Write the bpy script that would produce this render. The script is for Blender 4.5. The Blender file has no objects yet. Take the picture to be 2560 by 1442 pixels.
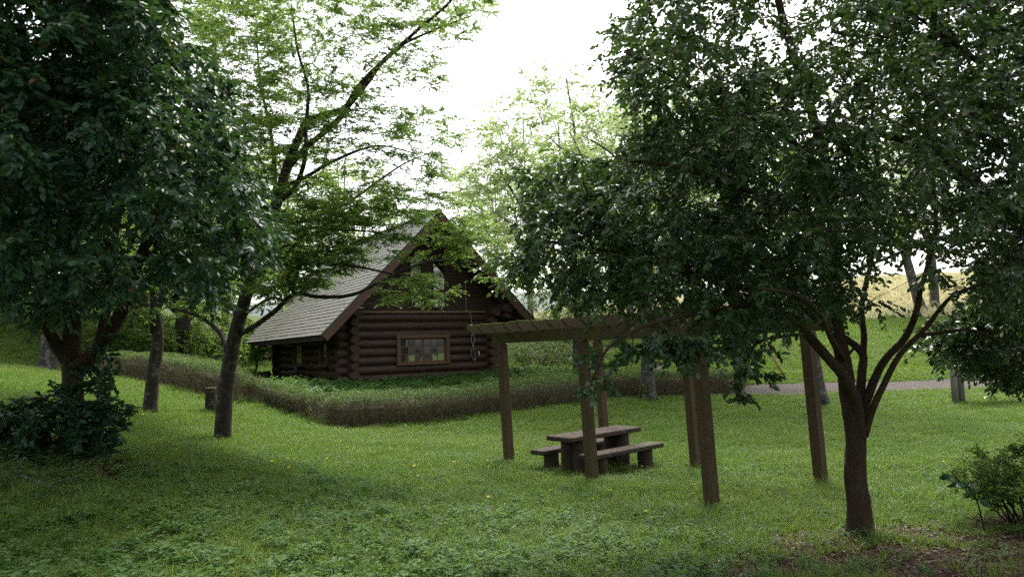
import bpy, math, random
import numpy as np
from mathutils import Matrix, Vector

SC = bpy.context.scene
COL = SC.collection
R = math.radians
rng = np.random.default_rng(7)
random.seed(7)

# ------------------------------------------------------------------ camera
FPX = 1800.0                      # focal length in pixels of the 2560 px wide photograph
CAM = np.array([0.0, 0.0, 2.0])
PITCH, ROLL = math.degrees(math.atan(149 / FPX)), 2.0
cam_d = bpy.data.cameras.new('camera')
cam_d.sensor_width = 36.0
cam_d.lens = FPX / 2560 * 36
cam_d.clip_end = 3000
cam = bpy.data.objects.new('camera', cam_d)
COL.objects.link(cam)
CM = Matrix.Rotation(R(90 + PITCH), 4, 'X') @ Matrix.Rotation(R(-ROLL), 4, 'Z')
cam.matrix_world = Matrix.Translation(CAM) @ CM
SC.camera = cam
CR = np.array(CM.to_3x3())

# ------------------------------------------------------------------ sky, sun, exposure
SUN_EL, SUN_AZ = 55.0, 14.0       # azimuth clockwise from +Y (the way the camera looks)
world = bpy.data.worlds.new('World')
SC.world = world
world.use_nodes = True
wn = world.node_tree
bg = wn.nodes['Background']
sky = wn.nodes.new('ShaderNodeTexSky')
sky.sky_type = 'NISHITA'
sky.sun_disc = False
sky.sun_elevation = R(SUN_EL)
sky.sun_rotation = R(SUN_AZ)
sky.air_density = 1.2
sky.dust_density = 5.0
sky.ozone_density = 1.0
hs = wn.nodes.new('ShaderNodeHueSaturation')
hs.inputs['Saturation'].default_value = 0.30
wn.links.new(sky.outputs[0], hs.inputs['Color'])
wn.links.new(hs.outputs[0], bg.inputs[0])
bg.inputs[1].default_value = 0.15
sun_d = bpy.data.lights.new('sun', 'SUN')
sun_d.energy = 1.5
sun_d.angle = R(14)
sun_d.color = (1.0, 0.93, 0.80)
sun = bpy.data.objects.new('sun', sun_d)
COL.objects.link(sun)
sdir = Vector((math.sin(R(SUN_AZ)) * math.cos(R(SUN_EL)), math.cos(R(SUN_AZ)) * math.cos(R(SUN_EL)), math.sin(R(SUN_EL))))
sun.rotation_euler = sdir.to_track_quat('Z', 'Y').to_euler()
sun.location = (0, 0, 30)
vs = SC.view_settings
vs.view_transform = 'Standard'
vs.look = 'None'
vs.exposure = 1.33
vs.gamma = 1.0
vs.use_curve_mapping = False
SC.cycles.use_denoising = False
SC.cycles.max_bounces = 7
SC.cycles.diffuse_bounces = 3
SC.cycles.glossy_bounces = 2
SC.cycles.transmission_bounces = 4
SC.cycles.sample_clamp_indirect = 6

# ------------------------------------------------------------------ helpers: picture rays, noise
def ray(px, py):
    d = CR @ np.array([(px - 1280) / FPX, -(py - 721) / FPX, -1.0])
    return d

def at(px, py, Y):
    d = ray(px, py)
    return CAM + d * (Y / d[1])

def project(p):
    q = (np.asarray(p) - CAM) @ CR
    z = -q[..., 2]
    zz = np.where(z > 0.05, z, 0.05)
    return 1280 + FPX * q[..., 0] / zz, 721 - FPX * q[..., 1] / zz, z

def vnoise(x, y, seed=0):
    x = np.asarray(x, float); y = np.asarray(y, float)
    xi = np.floor(x).astype(np.int64); yi = np.floor(y).astype(np.int64)
    fx = x - xi; fy = y - yi
    fx = fx * fx * (3 - 2 * fx); fy = fy * fy * (3 - 2 * fy)
    def h(a, b):
        n = (a * 374761393 + b * 668265263 + seed * 1442695041) & 0x7fffffff
        n = ((n ^ (n >> 13)) * 1274126177) & 0x7fffffff
        return ((n ^ (n >> 16)) & 0xffff) / 65535.0
    a = h(xi, yi) * (1 - fx) + h(xi + 1, yi) * fx
    b = h(xi, yi + 1) * (1 - fx) + h(xi + 1, yi + 1) * fx
    return a * (1 - fy) + b * fy

def fbm(x, y, seed=0, o=3):
    s = 0; a = 0.5; t = 0
    for i in range(o):
        s = s + a * vnoise(np.asarray(x) * 2 ** i, np.asarray(y) * 2 ** i, seed + i * 17); t += a; a *= 0.5
    return s / t

def norm(v):
    v = np.asarray(v, float)
    return v / np.maximum(np.linalg.norm(v, axis=-1, keepdims=True), 1e-9)

def inpoly(x, y, poly):
    x = np.asarray(x); y = np.asarray(y)
    r = np.zeros(x.shape, bool)
    n = len(poly)
    for i in range(n):
        x1, y1 = poly[i]; x2, y2 = poly[(i + 1) % n]
        if y1 == y2: continue
        c = ((y1 > y) != (y2 > y)) & (x < (x2 - x1) * (y - y1) / (y2 - y1) + x1)
        r ^= c
    return r

# ------------------------------------------------------------------ helpers: meshes and objects
class MB:
    """collects vertices and faces, builds one mesh object"""
    def __init__(self):
        self.v = []; self.f = []; self.rn = []; self.n = 0; self.smooth = []
    def add(self, verts, faces, rnd=None, smooth=False):
        verts = np.asarray(verts, float).reshape(-1, 3)
        faces = np.asarray(faces, np.int64)
        self.v.append(verts)
        self.f.append(faces + self.n)
        self.smooth.append(np.full(len(faces), smooth))
        if rnd is None: rnd = 0.5
        self.rn.append(np.broadcast_to(np.asarray(rnd, float), (len(verts),)))
        self.n += len(verts)
        return self
    def box(self, c, s, ax=None, rnd=None, bev=0.0):
        c = np.asarray(c, float); s = np.asarray(s, float) / 2
        A = np.eye(3) if ax is None else np.asarray(ax, float)
        if bev <= 0:
            k = np.array([[x, y, z] for x in (-1, 1) for y in (-1, 1) for z in (-1, 1)], float) * s
            f = [(0, 1, 3, 2), (4, 6, 7, 5), (0, 4, 5, 1), (2, 3, 7, 6), (0, 2, 6, 4), (1, 5, 7, 3)]
            return self.add(c + k @ A, f, rnd)
        b = min(bev, s.min() * 0.6)
        pts = []; idx = {}
        for x in (-1, 1):
            for y in (-1, 1):
                for z in (-1, 1):
                    sg = np.array([x, y, z], float)
                    for a in range(3):
                        p = sg * (s - b); p[a] = sg[a] * s[a]
                        idx[(x, y, z, a)] = len(pts); pts.append(p)
        f4 = []; f3 = []
        for a in range(3):
            o = [i for i in range(3) if i != a]
            for sg in (-1, 1):
                q = []
                for (p, r_) in ((-1, -1), (1, -1), (1, 1), (-1, 1)):
                    t = [0, 0, 0]; t[a] = sg; t[o[0]] = p; t[o[1]] = r_
                    q.append(idx[(*t, a)])
                if (sg > 0) != (a != 1): q.reverse()
                f4.append(q)
        for a in range(3):
            o = [i for i in range(3) if i != a]
            for p in (-1, 1):
                for r_ in (-1, 1):
                    t0 = [0, 0, 0]; t1 = [0, 0, 0]
                    t0[a] = -1; t1[a] = 1
                    t0[o[0]] = t1[o[0]] = p; t0[o[1]] = t1[o[1]] = r_
                    f4.append([idx[(*t0, o[0])], idx[(*t1, o[0])], idx[(*t1, o[1])], idx[(*t0, o[1])]])
        for x in (-1, 1):
            for y in (-1, 1):
                for z in (-1, 1):
                    f3.append([idx[(x, y, z, 0)], idx[(x, y, z, 1)], idx[(x, y, z, 2)]])
        P = c + np.array(pts) @ A
        n0 = self.n
        self.add(P, f4, rnd)
        self.n = n0
        self.f.append(np.asarray(f3) + n0); self.smooth.append(np.full(len(f3), False))
        self.n = n0 + len(P)
        return self
    def tube(self, pts, rad, sides=6, caps=True, rnd=None, smooth=True, bump=0.0):
        pts = np.asarray(pts, float); n = len(pts)
        rad = np.broadcast_to(np.asarray(rad, float), (n,))
        t = np.gradient(pts, axis=0); t = norm(t)
        ref = np.array([0, 0, 1.0]) if abs(t[0][2]) < 0.9 else np.array([1.0, 0, 0])
        u = norm(np.cross(t, ref)); w = np.cross(t, u)
        a = np.arange(sides) * 2 * math.pi / sides
        rr = rad[:, None] * np.ones(sides)[None]
        if bump: rr = rr * (1 + bump * (rng.random((n, sides)) - 0.5))
        ring = pts[:, None] + rr[..., None] * (np.cos(a)[None, :, None] * u[:, None] + np.sin(a)[None, :, None] * w[:, None])
        V = ring.reshape(-1, 3)
        i = np.arange(n - 1)[:, None] * sides; j = np.arange(sides)[None]; j2 = (j + 1) % sides
        F = np.stack([i + j, i + j2, i + sides + j2, i + sides + j], -1).reshape(-1, 4)
        n0 = self.n
        self.add(V, F, rnd, smooth)
        if caps:
            for k, rev in ((0, 1), (n - 1, 0)):
                c = np.arange(sides) + k * sides
                if rev: c = c[::-1]
                self.f.append(c[None] + n0); self.smooth.append(np.array([False]))
        return self
    def mesh(self, name, mats):
        me = bpy.data.meshes.new(name)
        V = np.concatenate(self.v) if self.v else np.zeros((0, 3))
        me.vertices.add(len(V)); me.vertices.foreach_set('co', V.astype(np.float32).ravel())
        li = np.concatenate([f.ravel() for f in self.f]); ct = np.concatenate([np.full(len(f), f.shape[1]) for f in self.f])
        me.loops.add(len(li)); me.loops.foreach_set('vertex_index', li.astype(np.int32))
        st = np.concatenate([[0], np.cumsum(ct)[:-1]])
        me.polygons.add(len(ct)); me.polygons.foreach_set('loop_start', st.astype(np.int32))
        sm = np.concatenate(self.smooth)
        me.polygons.foreach_set('use_smooth', sm)
        at_ = me.attributes.new('rnd', 'FLOAT', 'POINT')
        at_.data.foreach_set('value', np.concatenate(self.rn).astype(np.float32))
        me.update(calc_edges=True)
        for m in (mats if isinstance(mats, (list, tuple)) else [mats]): me.materials.append(m)
        return me
    def build(self, name, mat_, parent=None, **props):
        o = bpy.data.objects.new(name, self.mesh(name, mat_))
        COL.objects.link(o)
        if parent: o.parent = parent
        for k, v in props.items(): o[k] = v
        return o

def tag(o, label=None, category=None, group=None, kind=None):
    if label: o['label'] = label
    if category: o['category'] = category
    if group: o['group'] = group
    if kind: o['kind'] = kind
    return o

def thing(name, label, category, loc=(0, 0, 0), rz=0.0, group=None):
    o = bpy.data.objects.new(name, None)
    o.empty_display_size = 0.2
    COL.objects.link(o)
    o.location = loc; o.rotation_euler = (0, 0, rz)
    return tag(o, label, category, group)

def copy_tree(o, parent=None):
    c = o.copy(); COL.objects.link(c); c.parent = parent
    for ch in list(o.children): copy_tree(ch, c)
    return c

# ------------------------------------------------------------------ helpers: materials
def nmat(name):
    m = bpy.data.materials.new(name); m.use_nodes = True
    nt = m.node_tree
    return m, nt, nt.nodes['Principled BSDF'], nt.nodes['Material Output']

def ramp(nt, fac, stops):
    r = nt.nodes.new('ShaderNodeValToRGB')
    e = r.color_ramp.elements
    while len(e) < len(stops): e.new(0.5)
    for k, (p, c) in zip(e, stops):
        k.position = p; k.color = (*c, 1)
    if fac is not None: nt.links.new(fac, r.inputs[0])
    return r

def noise(nt, scale, detail=4, rough=0.6, vec=None, sc3=None, rotz=0.0, space='Object'):
    n = nt.nodes.new('ShaderNodeTexNoise')
    n.inputs['Scale'].default_value = scale
    n.inputs['Detail'].default_value = detail
    n.inputs['Roughness'].default_value = rough
    if vec is None:
        tc = nt.nodes.new('ShaderNodeTexCoord'); vec = tc.outputs['Object']
        if space == 'World':
            g = nt.nodes.new('ShaderNodeNewGeometry'); vec = g.outputs['Position']
    if sc3 is not None:
        if rotz:
            mr = nt.nodes.new('ShaderNodeMapping'); mr.inputs['Rotation'].default_value = (0, 0, -rotz)
            nt.links.new(vec, mr.inputs[0]); vec = mr.outputs[0]
        mp = nt.nodes.new('ShaderNodeMapping'); mp.inputs['Scale'].default_value = sc3
        nt.links.new(vec, mp.inputs[0]); vec = mp.outputs[0]
    nt.links.new(vec, n.inputs['Vector'])
    return n

def mixc(nt, fac, a, b):
    m = nt.nodes.new('ShaderNodeMix'); m.data_type = 'RGBA'
    for s, v in ((0, fac), (6, a), (7, b)):
        if hasattr(v, 'links'): nt.links.new(v, m.inputs[s])
        else: m.inputs[s].default_value = v if s == 0 else (*v, 1)
    return m.outputs[2]

def solid(name, c1, c2=None, rough=0.7, scale=6.0, sc3=None, bump=0.0, bscale=None, rotz=0.0, spec=0.3, third=None, space='Object', metal=0.0):
    """two-tone procedural surface: broad noise between c1 and c2, optional patches of a third colour, fine bump"""
    m, nt, p, o = nmat(name)
    c2 = c2 or tuple(x * 0.7 for x in c1)
    n = noise(nt, scale, 5, 0.65, sc3=sc3, rotz=rotz, space=space)
    r = ramp(nt, n.outputs[0], [(0.3, c1), (0.7, c2)])
    col = r.outputs[0]
    if third:
        c3, s3, lo, hi = third
        n3 = noise(nt, s3, 6, 0.7, space=space)
        r3 = ramp(nt, n3.outputs[0], [(lo, (0, 0, 0)), (hi, (1, 1, 1))])
        col = mixc(nt, r3.outputs[0], col, c3)
    nt.links.new(col, p.inputs['Base Color'])
    p.inputs['Roughness'].default_value = rough
    p.inputs['Specular IOR Level'].default_value = spec
    p.inputs['Metallic'].default_value = metal
    if bump:
        nb = noise(nt, bscale or scale * 3, 6, 0.7, sc3=sc3, rotz=rotz, space=space)
        b = nt.nodes.new('ShaderNodeBump'); b.inputs['Strength'].default_value = bump; b.inputs['Distance'].default_value = 0.03
        nt.links.new(nb.outputs[0], b.inputs['Height']); nt.links.new(b.outputs[0], p.inputs['Normal'])
    return m

def leafmat(name, stops, rough=0.4, spec=0.5, trans=0.35, tcol=(0.2, 0.4, 0.05), by='attr', patch=None):
    """leaf: gloss over a base colour that varies leaf by leaf, with light coming through the blade"""
    m, nt, p, o = nmat(name)
    if by == 'attr':
        a = nt.nodes.new('ShaderNodeAttribute'); a.attribute_name = 'rnd'; fac = a.outputs['Fac']
    else:
        a = nt.nodes.new('ShaderNodeObjectInfo'); fac = a.outputs['Random']
    col = ramp(nt, fac, stops).outputs[0]
    if patch:
        c3, s3, lo, hi = patch
        n3 = noise(nt, s3, 3, 0.6, space='World')
        r3 = ramp(nt, n3.outputs[0], [(lo, (0, 0, 0)), (hi, (1, 1, 1))])
        col = mixc(nt, r3.outputs[0], col, c3)
    nt.links.new(col, p.inputs['Base Color'])
    p.inputs['Roughness'].default_value = rough
    p.inputs['Specular IOR Level'].default_value = spec
    t = nt.nodes.new('ShaderNodeBsdfTranslucent')
    mm = nt.nodes.new('ShaderNodeMix'); mm.data_type = 'RGBA'; mm.blend_type = 'MIX'; mm.inputs[0].default_value = 0.6
    nt.links.new(col, mm.inputs[6]); mm.inputs[7].default_value = (*tcol, 1)
    nt.links.new(mm.outputs[2], t.inputs['Color'])
    mx = nt.nodes.new('ShaderNodeMixShader'); mx.inputs[0].default_value = trans
    nt.links.new(p.outputs[0], mx.inputs[1]); nt.links.new(t.outputs[0], mx.inputs[2])
    nt.links.new(mx.outputs[0], o.inputs['Surface'])
    return m

M = {}
CAMELLIA = [(0.0, (0.014, 0.046, 0.025)), (0.5, (0.024, 0.074, 0.036)), (0.93, (0.046, 0.110, 0.042)), (0.975, (0.16, 0.085, 0.02)), (1.0, (0.10, 0.035, 0.015))]
SASAN = [(0.0, (0.019, 0.050, 0.022)), (0.5, (0.034, 0.082, 0.030)), (0.95, (0.065, 0.12, 0.03)), (1.0, (0.12, 0.05, 0.02))]
M['camellia'] = leafmat('camellia_leaf', CAMELLIA, 0.46, 0.36, 0.18, (0.12, 0.26, 0.03))
M['camellia_one'] = leafmat('camellia_leaf_single', CAMELLIA, 0.46, 0.36, 0.18, (0.12, 0.26, 0.03), by='obj')
M['sasan'] = leafmat('sasanqua_leaf', SASAN, 0.36, 0.65, 0.24, (0.14, 0.26, 0.03))
M['sasan_one'] = leafmat('sasanqua_leaf_single', SASAN, 0.36, 0.65, 0.24, (0.14, 0.26, 0.03), by='obj')
M['maple'] = leafmat('fresh_leaf', [(0, (0.05, 0.11, 0.025)), (0.6, (0.095, 0.175, 0.035)), (1, (0.17, 0.25, 0.05))], 0.5, 0.3, 0.58, (0.34, 0.52, 0.09))
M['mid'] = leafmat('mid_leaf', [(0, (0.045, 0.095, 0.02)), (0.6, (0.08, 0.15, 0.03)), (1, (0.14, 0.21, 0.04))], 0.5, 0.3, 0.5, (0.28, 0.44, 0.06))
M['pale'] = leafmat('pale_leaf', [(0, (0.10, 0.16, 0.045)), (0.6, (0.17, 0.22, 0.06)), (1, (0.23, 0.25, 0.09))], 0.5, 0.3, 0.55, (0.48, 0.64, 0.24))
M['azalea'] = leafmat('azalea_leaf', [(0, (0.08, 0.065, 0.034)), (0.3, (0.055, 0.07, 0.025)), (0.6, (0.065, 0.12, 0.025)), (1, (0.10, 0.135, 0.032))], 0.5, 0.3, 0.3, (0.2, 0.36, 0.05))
M['bright'] = leafmat('bright_leaf', [(0, (0.08, 0.17, 0.02)), (1, (0.16, 0.28, 0.03))], 0.5, 0.3, 0.5, (0.3, 0.5, 0.04))
M['grass'] = leafmat('grass_blade', [(0, (0.055, 0.115, 0.02)), (0.5, (0.10, 0.18, 0.035)), (0.85, (0.16, 0.23, 0.06)), (1, (0.30, 0.27, 0.13))], 0.5, 0.25, 0.4, (0.24, 0.42, 0.05), patch=((0.15, 0.19, 0.04), 0.45, 0.42, 0.7))
M['weed'] = leafmat('weed_leaf', [(0, (0.048, 0.105, 0.032)), (0.6, (0.082, 0.16, 0.048)), (1, (0.13, 0.215, 0.062))], 0.6, 0.2, 0.38, (0.2, 0.4, 0.06))
M['sunlit_drygrass'] = leafmat('sunlit_dry_meadow_grass', [(0, (0.40, 0.39, 0.22)), (1, (0.62, 0.56, 0.36))], 0.6, 0.2, 0.35, (0.68, 0.64, 0.38))  # straw colour also holds the sunlight on the meadow, painted in
M['litter'] = leafmat('fallen_leaf', [(0, (0.045, 0.022, 0.012)), (0.6, (0.09, 0.045, 0.025)), (0.93, (0.12, 0.07, 0.04)), (1, (0.24, 0.18, 0.12))], 0.55, 0.3, 0.05, (0.2, 0.1, 0.03))
M['twig'] = solid('hedge_twig', (0.15, 0.11, 0.075), (0.24, 0.19, 0.14), 0.8, 9)
M['bark_warm'] = solid('bark_warm', (0.085, 0.05, 0.03), (0.05, 0.032, 0.022), 0.8, 5, (3, 3, 0.8), 1.0, 45, third=((0.10, 0.085, 0.05), 6, 0.52, 0.72), space='World')
M['bark_dark'] = solid('bark_dark', (0.030, 0.024, 0.018), (0.06, 0.05, 0.038), 0.85, 5, (3, 3, 1), 1.0, 45, third=((0.15, 0.15, 0.12), 7, 0.53, 0.66), space='World')
M['bark_lichen'] = solid('bark_lichen', (0.08, 0.075, 0.065), (0.035, 0.03, 0.026), 0.85, 6, (2, 2, 1), 0.8, 25, third=((0.2, 0.2, 0.18), 7, 0.5, 0.62), space='World')
M['moss'] = solid('moss', (0.10, 0.12, 0.02), (0.06, 0.075, 0.015), 0.95, 8, None, 0.8, 60)
YAW = R(33)
M['post_wood'] = solid('post_wood', (0.13, 0.082, 0.047), (0.075, 0.048, 0.029), 0.75, 4, (8, 8, 0.5), 0.5, 12, third=((0.06, 0.06, 0.022), 3, 0.52, 0.75))
M['beam_wood'] = solid('beam_wood', (0.13, 0.085, 0.05), (0.075, 0.052, 0.032), 0.75, 4, (8, .6, 8), 0.5, 12, third=((0.075, 0.08, 0.02), 2.2, 0.45, 0.7))
M['table_wood'] = solid('table_wood', (0.075, 0.053, 0.037), (0.044, 0.033, 0.024), 0.8, 5, (0.8, 8, 8), 0.5, 10, third=((0.12, 0.11, 0.095), 9, 0.55, 0.75))
M['log'] = solid('log_stain', (0.066, 0.034, 0.024), (0.042, 0.023, 0.017), 0.5, 4, (0.6, 6, 6), 0.35, 10, spec=0.4, third=((0.075, 0.035, 0.022), 1.6, 0.5, 0.8))
M['log_end'] = solid('log_end', (0.085, 0.048, 0.037), (0.055, 0.034, 0.027), 0.85, 8, None, 0.4, 25)
M['siding'] = solid('siding', (0.065, 0.034, 0.026), (0.045, 0.026, 0.020), 0.65, 3, (0.5, 5, 5), 0.3, 10)
M['trim_red'] = solid('trim_red', (0.115, 0.060, 0.042), (0.085, 0.045, 0.033), 0.6, 3, (0.5, 5, 5), 0.2, 10)
M['frame_wood'] = solid('frame_wood', (0.15, 0.085, 0.04), (0.11, 0.06, 0.03), 0.6, 4, (3, 3, 3), 0.3, 12)
M['trim_pale'] = solid('trim_pale', (0.26, 0.17, 0.10), (0.2, 0.13, 0.08), 0.7, 4)
M['shingle'] = solid('shingle', (0.20, 0.198, 0.178), (0.172, 0.17, 0.152), 0.8, 3.2, (1.0, 3.0, 3.0), 0.4, 60, third=((0.15, 0.155, 0.125), 1.2, 0.5, 0.8))
M['metal_edge'] = solid('metal_edge', (0.10, 0.14, 0.14), (0.07, 0.10, 0.10), 0.45, 4, metal=0.3)
M['interior'] = solid('interior', (0.03, 0.022, 0.018), (0.02, 0.016, 0.014), 0.9, 3)
M['cable'] = solid('cable', (0.42, 0.42, 0.44), (0.3, 0.3, 0.32), 0.5, 5)
M['plastic_dark'] = solid('plastic_dark', (0.03, 0.035, 0.045), (0.02, 0.022, 0.03), 0.35, 5)
M['plastic_white'] = solid('plastic_white', (0.62, 0.58, 0.5), (0.5, 0.47, 0.42), 0.5, 5)
M['path'] = solid('path_surface', (0.080, 0.064, 0.056), (0.056, 0.046, 0.041), 0.95, 3.0, None, 0.5, 90, space='World')
M['pole'] = solid('pole', (0.20, 0.12, 0.11), (0.14, 0.09, 0.085), 0.7, 3)
M['stake'] = solid('stake', (0.40, 0.24, 0.12), (0.32, 0.19, 0.1), 0.7, 6)
M['board_post'] = solid('board_post', (0.22, 0.21, 0.17), (0.15, 0.145, 0.12), 0.8, 5, (5, 5, 0.8), 0.4, 14)
M['board_dark'] = solid('board_dark', (0.035, 0.031, 0.042), (0.022, 0.02, 0.026), 0.5, 4)
M['sign_red'] = solid('sign_red', (0.45, 0.16, 0.12), (0.38, 0.14, 0.11), 0.6, 5)
M['sign_grey'] = solid('sign_grey', (0.42, 0.38, 0.34), (0.34, 0.31, 0.28), 0.6, 5)
M['petal'] = solid('petal', (0.74, 0.57, 0.008), (0.66, 0.48, 0.006), 0.6, 30)
M['stem'] = solid('stem', (0.10, 0.16, 0.04), (0.14, 0.14, 0.05), 0.6, 20)
M['hill'] = solid('hill', (0.14, 0.17, 0.17), (0.10, 0.13, 0.12), 0.9, 0.03, space='World')  # pale blue-grey: the haze of distance is put into the colour
M['pot'] = solid('pot', (0.05, 0.10, 0.09), (0.03, 0.07, 0.06), 0.5, 5)
m, nt, p, o = nmat('window_glass')
p.inputs['Base Color'].default_value = (0.012, 0.013, 0.012, 1)
p.inputs['Roughness'].default_value = 0.02
p.inputs['IOR'].default_value = 3.6
nz = noise(nt, 1.5, 2, 0.5)
b = nt.nodes.new('ShaderNodeBump'); b.inputs['Strength'].default_value = 0.012; b.inputs['Distance'].default_value = 0.03
nt.links.new(nz.outputs[0], b.inputs['Height']); nt.links.new(b.outputs[0], p.inputs['Normal'])
M['glass'] = m

m, nt, p, o = nmat('clear_glass')
nt.nodes.remove(p)
tr_n = nt.nodes.new('ShaderNodeBsdfTransparent'); tr_n.inputs[0].default_value = (.82, .85, .83, 1)
gl_n = nt.nodes.new('ShaderNodeBsdfGlossy'); gl_n.inputs['Roughness'].default_value = 0.02
fr_n = nt.nodes.new('ShaderNodeFresnel'); fr_n.inputs[0].default_value = 1.8
mx = nt.nodes.new('ShaderNodeMixShader'); nt.links.new(fr_n.outputs[0], mx.inputs[0]); nt.links.new(tr_n.outputs[0], mx.inputs[1]); nt.links.new(gl_n.outputs[0], mx.inputs[2])
nt.links.new(mx.outputs[0], o.inputs['Surface'])
M['clear'] = m

# ------------------------------------------------------------------ terrain
CP = [(2.4, 8.6, .03), (1.17, 10.5, .03), (-.05, 12.4, .03), (4.16, 9.8, .02), (2.9, 11.7, 0), (1.7, 13.5, 0), (1.28, 11.96, -.08),
      (0, 0, .45), (-6, 0, 1.0), (6, 0, .3), (0, -4, .5), (-10, 3, 1.7), (-10, 8, 1.9), (-20, 10, 4.0), (-20, -4, 3.5), (12, 0, .3),
      (-6.2, 26.5, .80), (-.7, 30.2, .82), (-11.2, 35, .9), (-5.8, 38.4, 1.0), (-3.2, 26.2, .62), (-4.2, 22.5, .35),
      (7.3, 23.5, .2), (13.3, 22.2, .2), (7.3, 26.5, .35), (14, 26, .35), (12, 10, .15), (16, 16, .2), (20, 22, .25), (32, 24, .4), (22, 26.2, .4),
      (8, 18, .1), (3, 18, .05), (-1.5, 16, .02), (0, 62, 4.4), (-26, 30, 5.0), (-24, 45, 4.5), (-12, 46, 2.0), (-5, 50, 3.2), (-26, 60, 5.0), (34, 60, 6.0), (30, 45, 3.2), (34, 8, .4)]
for a in [(2150, 1348, 6.8), (2500, 1310, 7.2), (0, 1442, 5), (640, 1442, 5.3), (1280, 1442, 5.5), (2560, 1442, 5.2), (150, 1125, 9), (555, 1104, 12.5),
          (375, 1038, 14.5), (527, 1032, 15.5), (120, 934, 24), (0, 870, 26), (760, 1064, 18), (650, 1022, 18.5), (560, 1002, 18.5), (430, 967, 20), (300, 947, 22),
          (1430, 1005, 22.6), (1100, 1050, 20.07), (900, 1100, 15.5), (1301, 942, 29), (635, 932, 36), (1900, 870, 33), (1900, 800, 44), (2300, 790, 45), (1500, 800, 44),
          (1350, 866, 38), (1400, 802, 45), (1442, 940, 30), (1000, 1250, 9.2)]:
    CP.append(tuple(at(*a)))
CP = np.array(CP)
def _tps(d2): return 0.5 * d2 * np.log(d2 + 1e-9)
_n = len(CP)
_K = _tps(((CP[:, None, :2] - CP[None, :, :2]) ** 2).sum(-1)) + np.eye(_n) * 0.6
_P = np.c_[np.ones(_n), CP[:, :2]]
_W = np.linalg.solve(np.block([[_K, _P], [_P.T, np.zeros((3, 3))]]), np.r_[CP[:, 2], 0, 0, 0])

def height(x, y):
    x = np.atleast_1d(np.asarray(x, float)); y = np.atleast_1d(np.asarray(y, float))
    cx = np.clip(x, -27, 36); cy = np.clip(y, -5, 62)
    out = np.empty(cx.shape)
    fl = out.ravel(); fx = cx.ravel(); fy = cy.ravel()
    for s in range(0, len(fx), 20000):
        d2 = (fx[s:s + 20000, None] - CP[None, :, 0]) ** 2 + (fy[s:s + 20000, None] - CP[None, :, 1]) ** 2
        fl[s:s + 20000] = _tps(d2) @ _W[:_n] + _W[_n] + _W[_n + 1] * fx[s:s + 20000] + _W[_n + 2] * fy[s:s + 20000]
    out = fl.reshape(cx.shape)
    out = out + np.clip((y - 50) / 50, 0, 1.2) * np.clip((x - 2) / 25, 0, 1) * 2.2          # meadow beyond the bank, on the right
    out = out + np.clip((-x - 20) / 60, 0, 1) * 9                                            # wooded hill on the left
    out = out + (fbm(x * 0.9, y * 0.9, 3) - 0.5) * 0.10
    return out

def gz(x, y): return float(height(x, y)[0])

def hit(px, py):
    d = ray(px, py); d = d / d[1]
    Y = np.arange(4, 60, 0.05)
    p = CAM + d[None] * Y[:, None]
    below = p[:, 2] < height(p[:, 0], p[:, 1])
    i = int(np.argmax(below)) if below.any() else len(Y) - 1
    return p[i]

def spaced(a, b, step): return np.arange(a, b, step)
gx = np.r_[-600, -300, -150, -90, spaced(-60, -27, 3), spaced(-27, -9, .6), spaced(-9, 9, .2), spaced(9, 36, .6), spaced(36, 70, 3), 100, 200, 400, 600]
gy = np.r_[-60, -30, -15, spaced(-8, 3, 1.0), spaced(3, 18, .2), spaced(18, 50, .5), spaced(50, 90, 3), 110, 150, 250, 400, 700]
X, Yg = np.meshgrid(gx, gy)
Z = height(X, Yg)
nx, ny = len(gx), len(gy)
idx = np.arange(nx * ny).reshape(ny, nx)
F = np.stack([idx[:-1, :-1], idx[:-1, 1:], idx[1:, 1:], idx[1:, :-1]], -1).reshape(-1, 4)
m, nt, p, o = nmat('ground_soil_grass')
n1 = noise(nt, 0.8, 6, 0.7, space='World'); n2 = noise(nt, 14, 5, 0.7, space='World')
c1 = ramp(nt, n1.outputs[0], [(0.3, (0.05, 0.085, 0.02)), (0.55, (0.075, 0.12, 0.028)), (0.75, (0.10, 0.12, 0.04))])
c2 = ramp(nt, n2.outputs[0], [(0.35, (0.045, 0.033, 0.02)), (0.65, (0.075, 0.10, 0.03))])
at_ = nt.nodes.new('ShaderNodeAttribute'); at_.attribute_name = 'rnd'
cm = mixc(nt, n2.outputs[0], c1.outputs[0], c2.outputs[0])
soil = ramp(nt, n2.outputs[0], [(0.3, (0.035, 0.022, 0.014)), (0.7, (0.075, 0.05, 0.032))])
sunlit_dry = ramp(nt, n2.outputs[0], [(0.3, (0.42, 0.40, 0.20)), (0.7, (0.55, 0.48, 0.28))])  # straw ground with the meadow's sunlit brightness put into the colour
w1 = nt.nodes.new('ShaderNodeMapRange'); w1.inputs[1].default_value = 0.5; w1.inputs[2].default_value = 0.0; nt.links.new(at_.outputs['Fac'], w1.inputs[0])
w2 = nt.nodes.new('ShaderNodeMapRange'); w2.inputs[1].default_value = 0.5; w2.inputs[2].default_value = 1.0; nt.links.new(at_.outputs['Fac'], w2.inputs[0])
cm = mixc(nt, w1.outputs[0], cm, soil.outputs[0]); cm = mixc(nt, w2.outputs[0], cm, sunlit_dry.outputs[0])
nt.links.new(cm, p.inputs['Base Color']); p.inputs['Roughness'].default_value = 0.95; p.inputs['Specular IOR Level'].default_value = 0.1
b = nt.nodes.new('ShaderNodeBump'); b.inputs['Strength'].default_value = 0.7; b.inputs['Distance'].default_value = 0.06
nt.links.new(n2.outputs[0], b.inputs['Height']); nt.links.new(b.outputs[0], p.inputs['Normal'])
M['ground'] = m

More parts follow.
